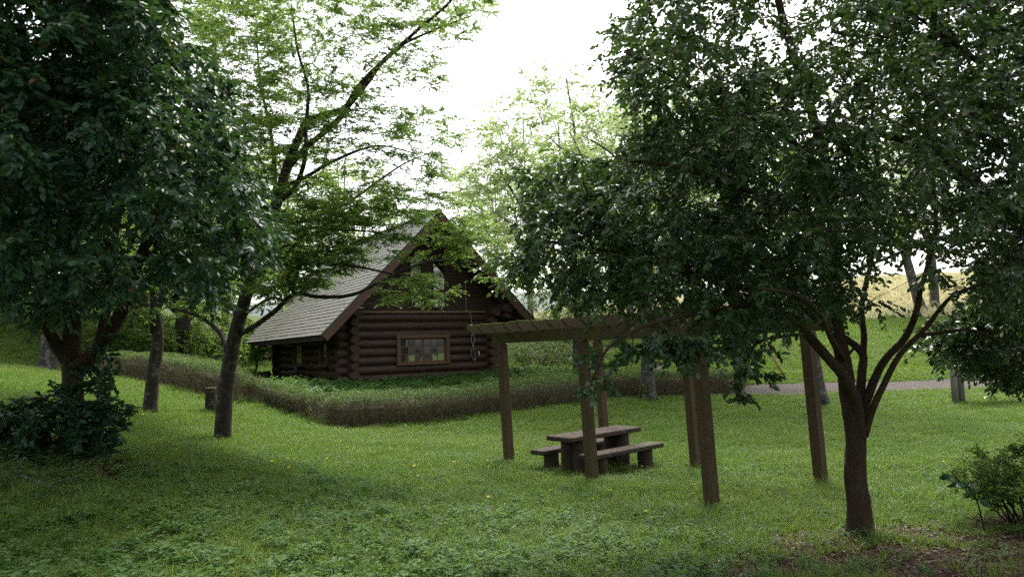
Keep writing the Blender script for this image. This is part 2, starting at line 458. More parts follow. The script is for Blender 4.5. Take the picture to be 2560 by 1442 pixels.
def litter_w(x, y):
    """how much bare, leaf-strewn soil there is at a spot (0..1)"""
    d1 = np.hypot((x - 3.9) / 3.1, (y - 5.6) / 1.5)
    d2 = np.hypot((x - 5.4) / 1.7, (y - 7.0) / 1.2)
    d3 = np.hypot((x + 5.3) / 1.5, (y - 8.4) / 1.1)
    w = np.maximum.reduce([1.25 - d1, 1.1 - d2, 0.95 - d3, .75 - np.hypot(x - 4.25, y - 10.05) / .45, .55 - np.hypot(x - 1.28, y - 11.9) / 1.2])
    return np.clip(w * 1.6 + (fbm(x * 1.6, y * 1.6, 9) - 0.5) * 1.6, 0, 1)

sunlit_dry_w = np.clip((Yg - 45) / 5, 0, 1) * np.clip((X - 3) / 8, 0, 1)  # where the meadow's straw colour and painted sunlight show
code = 0.5 - 0.5 * litter_w(X, Yg) * (Yg < 14) + 0.5 * sunlit_dry_w
g = MB(); g.add(np.stack([X, Yg, Z], -1).reshape(-1, 3), F, code.ravel(), True)
tag(g.build('ground', M['ground']), kind='structure')

# path: a sheet laid a little above the ground
def strip(name, pts, width, mat_, lift=0.03):
    pts = np.array(pts, float); q = []
    for i in range(len(pts) - 1):
        k = max(2, int(np.linalg.norm(pts[i + 1] - pts[i]) / 0.5))
        q += [pts[i] + (pts[i + 1] - pts[i]) * t / k for t in range(k)]
    q.append(pts[-1]); q = np.array(q)
    t = norm(np.gradient(q, axis=0)); nrm = np.c_[-t[:, 1], t[:, 0]]
    cols = np.linspace(-0.5, 0.5, 9)
    wob = (fbm(q[:, 0] * 1.3, q[:, 1] * 1.3, 5) - 0.5) * 0.5
    V = q[:, None] + nrm[:, None] * (cols[None, :, None] * (width + wob[:, None, None]))
    z = height(V[..., 0], V[..., 1]) + lift - np.abs(cols)[None] ** 4 * 0.5
    n, k = len(q), len(cols)
    ix = np.arange(n * k).reshape(n, k)
    FF = np.stack([ix[:-1, :-1], ix[1:, :-1], ix[1:, 1:], ix[:-1, 1:]], -1).reshape(-1, 4)[:, ::-1]
    mb = MB(); mb.add(np.concatenate([V, z[..., None]], -1).reshape(-1, 3), FF, None, True)
    return tag(mb.build(name, mat_), kind='structure')
PATH = [(3.6, 25.6), (7.3, 25.1), (13.5, 24.3), (20, 24.0), (30, 24.6), (60, 28)]
strip('path', PATH, 3.0, M['path'], 0.05)

def near_path(x, y, w=1.4):
    yy = np.interp(x, [a[0] for a in PATH], [a[1] for a in PATH])
    return (np.abs(y - yy) < w) & (x > 3.4)

# far hill
hx = np.linspace(-500, 700, 60); hb = MB()
hz = 20 + 26 * fbm(hx * 0.006, hx * 0 + 1, 4) + 12 * fbm(hx * 0.03, hx * 0 + 4, 6)
V = []
for i, x_ in enumerate(hx): V += [(x_, 430, -2), (x_, 460, hz[i] * .6), (x_, 520, hz[i]), (x_, 640, -2)]
FF = []
for i in range(59):
    for k in range(3): FF.append((i * 4 + k, i * 4 + 4 + k, i * 4 + 5 + k, i * 4 + 1 + k))
hb.add(V, FF, None, True)
tag(hb.build('hill', M['hill']), kind='structure')

# ------------------------------------------------------------------ leaves and trees
LEAF6 = np.array([(0, 0, 0), (.30, .27, .07), (.68, .24, .06), (1, 0, -.06), (.68, -.24, .06), (.30, -.27, .07)])
LEAF6F = np.array([(0, 3, 2, 1), (0, 5, 4, 3)])
LEAF4 = np.array([(0, 0, 0), (.5, .27, .04), (1, 0, -.05), (.5, -.27, .04)])
LEAF4F = np.array([(0, 3, 2, 1)])

def add_leaves(mb, pos, d, nrm, size, rnd, tpl=LEAF6, tf=LEAF6F):
    n = len(pos)
    if n == 0: return
    d = norm(d); s = norm(np.cross(nrm, d)); u = np.cross(d, s)
    k = len(tpl)
    V = pos[:, None] + size[:, None, None] * (tpl[None, :, 0:1] * d[:, None] + tpl[None, :, 1:2] * s[:, None] + tpl[None, :, 2:3] * u[:, None])
    F = (tf[None] + (np.arange(n) * k)[:, None, None]).reshape(-1, tf.shape[1])
    mb.add(V.reshape(-1, 3), F, np.repeat(rnd, k))

def smooth_path(pts, k=4):
    pts = np.asarray(pts, float)
    if len(pts) < 3: return np.array([pts[0] + (pts[-1] - pts[0]) * t for t in np.linspace(0, 1, k + 1)])
    P = np.vstack([2 * pts[0] - pts[1], pts, 2 * pts[-1] - pts[-2]])
    out = []
    for i in range(1, len(P) - 2):
        for t in np.arange(k) / k:
            a, b, c, d = P[i - 1], P[i], P[i + 1], P[i + 2]
            out.append(0.5 * ((2 * b) + (-a + c) * t + (2 * a - 5 * b + 4 * c - d) * t * t + (-a + 3 * b - 3 * c + d) * t ** 3))
    out.append(pts[-1])
    return np.array(out)

class Tree:
    """a skeleton of limbs, twigs grown towards target points inside the crown, leaves along the twigs"""
    def __init__(self, seed):
        self.r = np.random.default_rng(seed)
        self.wood = MB(); self.fine = MB()
        self.np_ = []; self.nr = []
        self.L = [[], [], [], [], []]
    def limb(self, pts, r0, r1, sides=9, attach=True, k=4, bump=0.10, wob=0.0, flare=0.0):
        p = smooth_path(pts, k)
        if wob: p[1:-1] += (self.r.random((len(p) - 2, 3)) - 0.5) * wob
        t = np.linspace(0, 1, len(p))
        rad = r0 + (r1 - r0) * t
        if flare:
            ln = np.r_[0, np.cumsum(np.linalg.norm(np.diff(p, axis=0), axis=1))]
            rad = rad * (1 + flare * np.exp(-ln / 0.16))
        self.wood.tube(p, rad, sides, True, None, True, bump)
        if attach:
            self.np_ += list(p); self.nr += list(rad)
        return p
    def grow(self, targets, spread, flat=1.0, subs=6, per=11, leaf=(0.06, 0.085), droop=0.15, rbase=0.004, upn=1.0, sag=0.1, fine=True, tmax=0.022, lit=0.7):
        r = self.r
        T = np.asarray(targets, float)
        pool = np.array(self.np_); pr = np.array(self.nr)
        d0 = np.min(np.linalg.norm(T[:, None] - pool[None], axis=-1), axis=1)
        for i in np.argsort(d0):
            t = T[i]
            d = np.linalg.norm(pool - t, axis=1)
            j = int(np.argmin(d)); a = pool[j]; L = d[j]
            if L > 0.03:
                s = np.linspace(0, 1, 5)[:, None]
                mid = (r.random(3) - 0.5) * L * 0.25 + np.array([0, 0, L * sag])
                p = a + (t - a) * s + mid * (4 * s * (1 - s)) * 0.6
                r0 = min(pr[j] * 0.75, tmax, rbase + 0.010 * L); r1 = rbase * 0.7
                rad = np.linspace(max(r0, r1), r1, 5)
                self.wood.tube(p, rad, 5, False, None, True)
                pool = np.vstack([pool, p[1:]]); pr = np.r_[pr, rad[1:]]
        n = len(T)
        # sub-twigs
        axis = norm(T - pool.mean(0))
        E = r.normal(size=(n, subs, 3)) + axis[:, None] * 0.6
        E = norm(E) * (spread * (0.5 + 0.7 * r.random((n, subs, 1))))
        E[..., 2] *= flat
        E[..., 2] -= droop * spread
        base = np.repeat(T[:, None], subs, 1).reshape(-1, 3); E = E.reshape(-1, 3)
        m_ = len(E)
        if fine:
            w = rbase * 0.55
            side = norm(np.cross(E, r.normal(size=(m_, 3)))) * w; up = norm(np.cross(E, side)) * w
            V = np.stack([base + side, base - side * .5 + up * .9, base - side * .5 - up * .9, base + E], 1)
            Fq = np.array([(0, 1, 3), (1, 2, 3), (2, 0, 3)])
            self.fine.add(V.reshape(-1, 3), (Fq[None] + (np.arange(m_) * 4)[:, None, None]).reshape(-1, 3))
        s = (0.12 + 0.88 * (np.arange(per)[None] + r.random((m_, per))) / per)
        pos = base[:, None] + E[:, None] * s[..., None]
        dn = norm(E)[:, None]
        upv = np.array([0, 0, 1.0])
        sd = norm(np.cross(dn, upv + 0.01))
        sgn = np.where((np.arange(per) % 2) == 0, 1.0, -1.0)[None, :, None]
        dirv = dn * (0.7 + 0.6 * r.random((m_, per, 1))) + sd * sgn * 0.9 + r.normal(size=(m_, per, 3)) * 0.35
        dirv[..., 2] -= droop
        nrm = upv * upn + r.normal(size=(m_, per, 3)) * 0.55
        size = leaf[0] + (leaf[1] - leaf[0]) * r.random((m_, per))
        # tone: clumps share a tone, leaves vary a little round it
        tone = np.repeat(r.random(n), subs)[:, None] * 0.45 + r.random((m_, per)) * 0.5
        rare = r.random((m_, per)) > 0.992
        tone = np.where(rare, 0.985, tone)
        for lst, a in zip(self.L, (pos.reshape(-1, 3), dirv.reshape(-1, 3), nrm.reshape(-1, 3), size.ravel(), tone.ravel())): lst.append(a)
    def finish(self, root, bark, leafm, tpl='6', singles=0, single_mat=None, origin=None, wood_name='trunk'):
        o = np.array(origin if origin is not None else root.location)
        for mb in (self.wood, self.fine):
            mb.v = [v - o for v in mb.v]
        parts = []
        parts.append(self.wood.build(wood_name, bark, root))
        if self.fine.v: parts.append(tag(self.fine.build('twigs', bark, root), kind='stuff'))
        if self.L[0]:
            A = [np.concatenate(x) for x in self.L]
            keep = np.ones(len(A[0]), bool)
            if singles:
                px, py, z = project(A[0])
                ok = (px > 5) & (px < 2555) & (py > 5) & (py < 1437) & (z > 0.5)
                cell = np.where(ok, (px // 22).astype(int) * 1000 + (py // 22).astype(int), -1)
                order = np.argsort(z); seen = set(); pick = []
                for i in order:
                    c = cell[i]
                    if c < 0 or c in seen: continue
                    seen.add(c); pick.append(i)
                pick = np.array(pick); pick = pick[np.argsort(-(A[3][pick] / z[pick]))][:singles]
                keep[pick] = False
                me = MB().add(LEAF6, LEAF6F).mesh('leaf', single_mat)
                for i in pick:
                    d = norm(A[1][i]); s = norm(np.cross(A[2][i], d)); u = np.cross(d, s)
                    ob = bpy.data.objects.new('leaf', me); COL.objects.link(ob); ob.parent = root
                    mt = Matrix(np.c_[d, s, u] * A[3][i]).to_4x4(); mt.translation = Vector(A[0][i] - o)
                    ob.matrix_local = mt
            mb = MB()
            add_leaves(mb, A[0][keep] - o, A[1][keep], A[2][keep], A[3][keep], A[4][keep], *( (LEAF6, LEAF6F) if tpl == '6' else (LEAF4, LEAF4F)))
            parts.append(tag(mb.build('crown', leafm, root), kind='stuff'))
        return parts

def sample_crown(r, n, ells, poly=None, gap=None, shell=0.0, zmin=None):
    """points inside a union of ellipsoids; optionally only those whose outline from the clearing fits poly; gap = (scale, threshold) leaves holes"""
    out = []
    vol = np.array([e[1][0] * e[1][1] * e[1][2] for e in ells]); vol = vol / vol.sum()
    tot = 0
    for _ in range(200):
        k = r.choice(len(ells), size=n * 2, p=vol)
        c = np.array([e[0] for e in ells])[k]; s = np.array([e[1] for e in ells])[k]
        d = norm(r.normal(size=(n * 2, 3))); rad = (shell + (1 - shell) * r.random(n * 2)) ** (1 / 3)
        p = c + d * rad[:, None] * s
        ok = np.ones(len(p), bool)
        if zmin is not None: ok &= p[:, 2] > zmin
        if poly is not None:
            px, py, z = project(p); ok &= inpoly(px, py, poly)
        if gap:
            ok &= fbm(p[:, 0] * gap[0] + p[:, 1] * .6, p[:, 2] * gap[0] * 1.6, 21) > gap[1] - 0.15 * r.random(len(p))
        out.append(p[ok]); tot += ok.sum()
        if tot >= n: break
    return np.concatenate(out)[:n]

def A_(*pts): return [at(*q) for q in pts]

# --- big camellia on the left
def base_at(px, py, Y):
    q = at(px, py, Y); return np.array([q[0], q[1], gz(q[0], q[1]) - 0.05])

t = Tree(11)
b0 = base_at(185, 1085, 9.3)
root = thing('camellia_tree', 'big dense camellia with glossy dark leaves filling the left of the view', 'tree', b0)
tr = t.limb([b0] + A_((182, 960, 9.3), (180, 880, 9.3), (180, 780, 9.3), (178, 690, 9.25), (185, 560, 9.1), (200, 400, 9.0), (230, 180, 8.9), (250, -150, 8.8)), .135, .05, 12, flare=0.25)
t.limb(A_((172, 905, 9.3), (140, 860, 9.2), (112, 800, 9.0), (90, 700, 8.8), (20, 560, 8.5), (-60, 420, 8.2)), .085, .03)
t.limb(A_((190, 915, 9.3), (240, 880, 9.2), (285, 815, 9.1), (320, 740, 9.0), (345, 660, 8.9), (400, 520, 8.7), (460, 350, 8.5), (470, 180, 8.5)), .105, .03)
t.limb(A_((245, 875, 9.2), (262, 800, 9.3), (272, 720, 9.4), (285, 600, 9.5), (320, 430, 9.5), (350, 200, 9.4)), .07, .03)
t.limb(A_((270, 840, 9.15), (310, 780, 9.0), (360, 710, 8.6), (450, 650, 8.2), (560, 600, 7.9), (640, 560, 7.8)), .06, .02)
t.limb(A_((178, 690, 9.25), (120, 560, 8.6), (100, 400, 8.0), (130, 200, 7.6), (180, 50, 7.5)), .07, .02)
t.limb(A_((185, 560, 9.1), (260, 480, 8.2), (330, 380, 7.4), (400, 260, 7.0)), .06, .02)
CAMPOLY = [(390, -20), (440, 80), (510, 140), (555, 220), (585, 300), (610, 380), (640, 470), (670, 550), (705, 600), (670, 650), (610, 650), (560, 670), (520, 720), (480, 740), (430, 690), (380, 660),
           (340, 740), (290, 720), (240, 730), (180, 745), (130, 780), (60, 740), (-500, 800), (-700, -900), (380, -900), (400, -300)]
tg = sample_crown(t.r, 1300, [((-5.3, 7.8, 6.0), (2.7, 1.9, 2.2)), ((-4.8, 8.2, 4.6), (3.4, 2.5, 3.6)), ((-3.6, 7.6, 3.4), (2.2, 1.6, 1.6)), ((-5.0, 8.0, 3.2), (2.6, 2.0, 1.2))], CAMPOLY, (1.1, 0.24), shell=0.15, zmin=2.3)
t.grow(tg, 0.32, 0.85, 6, 11, (0.06, 0.10), 0.35, upn=0.7)
pts = []
while len(pts) < 150:
    x_, y_ = -60 + 500 * t.r.random(), -60 + 330 * t.r.random()
    if inpoly(np.array([x_]), np.array([y_]), CAMPOLY)[0]: pts.append(at(x_, y_, 6.4 + 1.6 * t.r.random()))
t.grow(np.array(pts), 0.32, 0.85, 6, 11, (0.06, 0.10), 0.35, upn=0.7)
tg2 = np.array(A_((230, 905, 9.0), (250, 870, 8.9), (270, 930, 8.9), (285, 885, 8.9), (235, 950, 8.9), (290, 840, 8.9)))
t.grow(tg2, 0.2, 0.9, 4, 8, (0.07, 0.10), 0.35, upn=0.75)
t.finish(root, M['bark_warm'], M['camellia'], singles=300, single_mat=M['camellia_one'])

# glossy shrub at its foot
t = Tree(12)
b0 = base_at(135, 1095, 8.8)
root = thing('camellia_shrub', 'dark glossy shrub crowded round the foot of the big camellia', 'shrub', b0)
for k in range(14):
    a = k * 0.449; e = b0 + np.array([math.cos(a) * .55, math.sin(a) * .45, .35 + .25 * rng.random()])
    t.limb([b0 + (e - b0) * 0.05, b0 + (e - b0) * .5 + np.array([0, 0, .1]), e], .012, .006, 5)
tg = sample_crown(t.r, 190, [(tuple(b0 + np.array([0.0, -.05, .30])), (.80, .6, .50)), (tuple(b0 + np.array([.30, .2, .62])), (.42, .45, .5)), (tuple(b0 + np.array([-.75, .2, .3])), (.5, .5, .42))], zmin=b0[2] + .08)
t.grow(tg, 0.16, 0.9, 5, 8, (0.055, 0.09), 0.2, upn=0.8)
t.finish(root, M['bark_dark'], M['camellia'], singles=150, single_mat=M['camellia_one'], wood_name='stem')

# --- slender tree with fresh light leaves reaching over the cabin
t = Tree(21)
b0 = base_at(555, 1104, 12.5)
root = thing('leaning_tree', 'leaning dark-barked tree with fine fresh leaves reaching across the cabin gable', 'tree', b0)
Zt = 12.5
t.limb([b0] + A_((562, 1000, Zt), (575, 905, Zt), (590, 830, Zt), (612, 750, Zt), (638, 660, Zt), (672, 570, Zt), (700, 480, Zt), (722, 405, Zt)), .135, .085, 12, flare=0.2)
t.limb(A_((720, 410, Zt), (745, 350, Zt), (768, 305, Zt), (810, 288, Zt), (862, 270, Zt), (890, 225, 12.4), (930, 180, 12.3), (985, 130, 12.2), (1050, 70, 12.1), (1125, 5, 12), (1180, -80, 12)), .075, .018)
t.limb(A_((715, 425, Zt), (770, 365, 12.6), (830, 315, 12.7), (878, 258, 12.7), (925, 200, 12.8), (960, 150, 12.8), (1010, 110, 12.8), (1100, 70, 12.8), (1180, 40, 12.9)), .06, .014)
t.limb(A_((690, 510, Zt), (735, 470, 12.3), (762, 400, 12.1), (765, 310, 12.0), (770, 220, 11.9), (745, 130, 11.8), (730, 30, 11.8)), .05, .015)
t.limb(A_((700, 470, Zt), (760, 445, 12.2), (820, 410, 12.0), (900, 375, 11.9), (960, 365, 11.8), (1040, 385, 11.8)), .04, .01)
t.limb(A_((660, 600, Zt), (740, 560, 12.8), (820, 530, 13.0), (880, 500, 13.1), (950, 450, 13.2), (1010, 410, 13.3), (1080, 380, 13.3)), .045, .01)
t.limb(A_((690, 600, 12.6), (770, 570, 12.2), (850, 575, 12.0), (930, 580, 11.9), (1010, 600, 11.8)), .03, .008)
t.limb(A_((600, 835, Zt), (640, 812, 12.3), (690, 775, 12.1), (735, 735, 11.9), (800, 742, 11.7), (880, 737, 11.5), (960, 700, 11.4), (1035, 665, 11.3), (1110, 650, 11.2), (1190, 665, 11.1)), .05, .012)
t.limb(A_((610, 790, Zt), (640, 765, 12.4), (680, 745, 12.3), (712, 752, 12.2)), .03, .02)
t.limb(A_((735, 735, 11.9), (720, 690, 11.8), (760, 660, 11.7), (830, 660, 11.6), (900, 668, 11.5), (1000, 690, 11.4), (1085, 715, 11.3), (1150, 770, 11.2)), .035, .008)
t.limb(A_((570, 880, Zt), (548, 830, 12.7), (505, 795, 12.9), (450, 775, 13.0), (415, 768, 13.1)), .05, .02)
t.limb(A_((590, 790, Zt), (575, 745, 12.8), (570, 700, 13.0), (540, 600, 13.2), (500, 450, 13.3), (480, 300, 13.3)), .035, .012)
t.limb(A_((640, 650, Zt), (600, 520, 13.2), (560, 380, 13.6), (540, 220, 13.8), (540, 60, 14)), .05, .012)
t.limb(A_((690, 500, Zt), (680, 350, 13.2), (650, 200, 13.6), (640, 60, 13.9)), .045, .012)
LOBES = [  # outline in the picture, depth range, how many tufts
    ([(450, -80), (1150, -80), (1240, 20), (1180, 110), (1090, 130), (1120, 230), (1000, 200), (900, 260), (720, 300), (560, 320), (480, 150)], (11.2, 14.0), 560),
    ([(560, 300), (900, 270), (1000, 250), (1160, 290), (1150, 360), (1060, 350), (1130, 440), (1050, 460), (950, 400), (800, 420), (640, 460)], (11.3, 13.8), 230),
    ([(700, 440), (900, 420), (1060, 470), (1100, 510), (1080, 540), (900, 560), (700, 600)], (11.5, 13.4), 130),
    ([(900, 600), (1000, 545), (1080, 560), (1180, 600), (1150, 640), (1020, 650), (930, 650)], (11.2, 12.0), 34),
    ([(1120, 560), (1240, 590), (1280, 650), (1300, 740), (1220, 720), (1130, 660)], (10.8, 11.6), 30),
    ([(920, 700), (1060, 680), (1130, 720), (1120, 770), (1030, 740), (930, 760)], (11.1, 11.8), 30),
    ([(640, 620), (900, 590), (900, 650), (800, 720), (660, 780), (600, 700)], (11.6, 12.6), 85),
    ([(420, 620), (600, 600), (620, 760), (560, 800), (400, 770)], (12.5, 14.0), 70),
    ([(430, -60), (720, -60), (740, 200), (700, 420), (640, 440), (560, 260), (480, 80)], (12.6, 14.6), 200),
    ([(640, 560), (780, 500), (960, 470), (1060, 520), (1000, 580), (900, 650), (800, 720), (650, 750)], (11.3, 12.6), 215),
    ([(1080, 470), (1180, 500), (1240, 560), (1180, 590), (1090, 560)], (11.2, 12.2), 26),
]
for poly, (d0, d1), n in LOBES:
    bb = np.array(poly); pts = []
    while len(pts) < n:
        x_, y_ = bb[:, 0].min() + np.ptp(bb[:, 0]) * t.r.random(), bb[:, 1].min() + np.ptp(bb[:, 1]) * t.r.random()
        if inpoly(np.array([x_]), np.array([y_]), poly)[0]:
            q = at(x_, y_, d0 + (d1 - d0) * t.r.random()); pts.append(q)
    t.grow(np.array(pts), 0.36, 0.26, 9, 18, (0.030, 0.052), 0.10, rbase=0.003, upn=1.1, sag=0.12)
t.finish(root, M['bark_dark'], M['maple'], tpl='4')

# --- sasanqua tree on the right
t = Tree(31)
b0 = base_at(2150, 1350, 6.8)
root = thing('sasanqua_tree', 'brown multi-stemmed tree on the right whose dark crown overhangs the pergola', 'tree', b0)
t.limb([b0] + A_((2148, 1270, 6.8), (2138, 1180, 6.8), (2140, 1110, 6.8), (2132, 1050, 6.8), (2120, 985, 6.8), (2108, 900, 6.82), (2092, 820, 6.85), (2086, 700, 6.9), (2088, 600, 6.9), (2070, 440, 6.8), (2020, 250, 6.7), (1960, 60, 6.6), (1900, -200, 6.5)), .108, .03, 14, flare=0.35)
t.limb(A_((2150, 1100, 6.78), (2142, 1010, 6.72), (2112, 945, 6.6), (2065, 890, 6.45), (2018, 835, 6.3), (1975, 790, 6.2), (1920, 745, 6.1), (1800, 700, 5.9), (1650, 660, 5.8), (1480, 620, 5.8), (1340, 600, 5.9)), .058, .012)
t.limb(A_((2146, 1030, 6.8), (2155, 930, 6.85), (2156, 885, 6.9), (2120, 850, 7.0), (2060, 815, 7.1), (2000, 760, 7.2), (1900, 660, 7.3), (1760, 560, 7.3), (1600, 480, 7.3), (1450, 430, 7.2)), .045, .012)
t.limb(A_((2157, 890, 6.9), (2160, 840, 6.95), (2155, 760, 7.0), (2180, 640, 7.1), (2200, 480, 7.1), (2180, 300, 7.0), (2200, 100, 7.0)), .032, .012)
t.limb(A_((2135, 870, 6.95), (2120, 890, 6.9), (2116, 930, 6.85)), .014, .016)
t.limb(A_((2152, 1040, 6.8), (2185, 950, 6.75), (2215, 895, 6.7), (2262, 845, 6.65), (2290, 780, 6.6), (2302, 715, 6.6), (2312, 690, 6.6), (2340, 560, 6.5), (2330, 400, 6.4), (2360, 200, 6.3)), .042, .012)
t.limb(A_((2160, 1090, 6.78), (2182, 1020, 6.7), (2205, 970, 6.65), (2250, 885, 6.55), (2310, 825, 6.45), (2352, 770, 6.4), (2390, 735, 6.3), (2480, 700, 6.2)), .036, .012)
t.limb(A_((2290, 840, 6.5), (2360, 830, 6.4), (2430, 825, 6.3), (2500, 850, 6.2)), .02, .008)
t.limb(A_((2070, 440, 6.8), (1950, 330, 6.4), (1800, 260, 6.1), (1660, 180, 5.9), (1560, 130, 5.9)), .035, .010)
t.limb(A_((2088, 600, 6.9), (1980, 520, 6.2), (1850, 470, 5.7), (1700, 420, 5.4), (1560, 400, 5.3)), .032, .010)
t.limb(A_((1920, 745, 6.1), (1820, 770, 5.6), (1700, 790, 5.3), (1600, 820, 5.15), (1520, 870, 5.1), (1480, 950, 5.1)), .025, .007)
t.limb(A_((2018, 835, 6.3), (1960, 840, 6.0), (1890, 860, 5.8), (1865, 930, 5.8)), .018, .006)
t.limb(A_((2110, 900, 6.82), (2080, 850, 6.2), (2050, 790, 5.6), (2000, 740, 5.2), (1900, 720, 4.9)), .03, .010)
SASPOLY = [(1640, -40), (1590, 40), (1515, 90), (1545, 160), (1580, 210), (1590, 290), (1620, 340), (1540, 385), (1410, 385), (1270, 415), (1330, 470), (1310, 540), (1340, 590), (1260, 640), (1340, 690), (1360, 740),
           (1450, 730), (1550, 740), (1640, 770), (1760, 790), (1880, 800), (1980, 780), (2060, 740),
           (2150, 770), (2250, 790), (2330, 810), (2400, 820), (2560, 860), (2700, 900), (2800, -900), (1700, -900)]
tg = sample_crown(t.r, 1250, [((2.9, 6.4, 4.4), (2.9, 2.1, 2.4)), ((1.7, 6.0, 3.1), (2.0, 1.2, 1.1)), ((0.75, 5.9, 3.0), (1.0, .9, .8)), ((1.5, 6.2, 4.6), (1.1, 1.2, 1.3)), ((1.6, 5.9, 2.5), (1.2, .9, .5)), ((3.4, 6.3, 3.3), (2.6, 1.7, 1.1))], SASPOLY, (1.2, 0.42), shell=0.1, zmin=1.6)
px_, py_, _z = project(tg)
thin = inpoly(px_, py_, [(2120, 560), (2460, 520), (2480, 760), (2380, 800), (2180, 800), (2080, 700)]) & (t.r.random(len(tg)) < 0.72)
tg = tg[~thin]
t.grow(tg, 0.30, 0.75, 7, 11, (0.042, 0.066), 0.3, rbase=0.0035, upn=0.8)
POCK = np.array(A_((1480, 965, 5.1), (1510, 940, 5.1), (1540, 905, 5.1), (1580, 880, 5.2), (1500, 890, 5.2), (1560, 850, 5.3), (1620, 860, 5.3), (1850, 950, 5.8), (1870, 920, 5.8), (1862, 980, 5.8), (1910, 930, 5.8), (1700, 880, 5.3), (1730, 850, 5.3), (1830, 860, 5.6)))
for poly, d0, d1, n in (([(1280, 420), (1420, 390), (1600, 400), (1620, 720), (1400, 720), (1340, 690), (1270, 640), (1330, 590), (1320, 500)], 5.4, 6.6, 62),
                        ([(1490, 790), (1640, 770), (1960, 770), (2000, 840), (1860, 880), (1700, 880), (1600, 850), (1480, 900)], 5.1, 5.9, 26)):
    bb = np.array(poly, float); pts = []
    while len(pts) < n:
        x_, y_ = bb.min(0) + np.ptp(bb, axis=0) * t.r.random(2)
        if inpoly(np.array([x_]), np.array([y_]), poly)[0]: pts.append(at(x_, y_, d0 + (d1 - d0) * t.r.random()))
    t.grow(np.array(pts), 0.22, 0.7, 6, 10, (0.042, 0.066), 0.3, rbase=0.003, upn=0.8)
t.grow(POCK, 0.15, 0.7, 5, 9, (0.045, 0.07), 0.3, rbase=0.003, upn=0.8)
t.finish(root, M['bark_warm'], M['sasan'], singles=300, single_mat=M['sasan_one'])

# --- dark tree at the right edge
t = Tree(41)
b0 = base_at(2790, 1180, 7.6)
root = thing('edge_tree', 'dark evergreen tree closing the right edge in front of the notice board', 'tree', b0)
t.limb([b0] + A_((2770, 900, 7.6), (2740, 650, 7.6), (2700, 400, 7.6), (2660, 100, 7.5), (2600, -200, 7.4)), .16, .05, 10, flare=.3)
t.limb(A_((2740, 650, 7.6), (2560, 545, 7.2), (2430, 450, 6.9), (2330, 375, 6.7), (2200, 335, 6.5), (2060, 318, 6.3), (1930, 316, 6.1)), .07, .015)
t.limb(A_((2735, 640, 7.6), (2600, 600, 7.8), (2450, 585, 8.0), (2330, 600, 8.2), (2230, 640, 8.3), (2130, 680, 8.4)), .05, .012)
t.limb(A_((2765, 850, 7.6), (2640, 800, 7.8), (2520, 800, 8.0), (2400, 830, 8.2), (2320, 850, 8.3)), .04, .010)
t.limb(A_((2700, 400, 7.6), (2560, 250, 7.2), (2400, 120, 7.0), (2260, 20, 6.9)), .05, .012)
EDGE = [(2160, -50), (2200, 200), (2320, 330), (2420, 500), (2440, 640), (2420, 760), (2300, 830), (2280, 880), (2340, 900), (2400, 930), (2420, 990), (2500, 1000), (2560, 985), (2900, 1000), (2950, -900), (2100, -900)]
tg = sample_crown(t.r, 620, [((5.9, 7.4, 4.2), (2.9, 1.9, 3.0)), ((5.2, 7.9, 2.6), (1.9, 1.0, 1.1))], EDGE, (1.1, 0.30), shell=0.1, zmin=1.2)
px_, py_, _z = project(tg)
tg = tg[~((py_ > 800) & (t.r.random(len(tg)) < .15)) & ~((py_ > 960))]
pts = []
while len(pts) < 60:
    x_, y_ = 2290 + 320 * t.r.random(), 770 + 190 * t.r.random()
    if inpoly(np.array([x_]), np.array([y_]), [(2290, 800), (2400, 770), (2610, 770), (2610, 960), (2470, 950), (2400, 890), (2330, 860)])[0]: pts.append(at(x_, y_, 7.6 + 1.0 * t.r.random()))
tg = np.concatenate([tg, np.array(pts)])
t.grow(tg, 0.30, 0.7, 7, 11, (0.05, 0.08), 0.2, rbase=0.0035, upn=0.8)
t.finish(root, M['bark_warm'], M['sasan'])

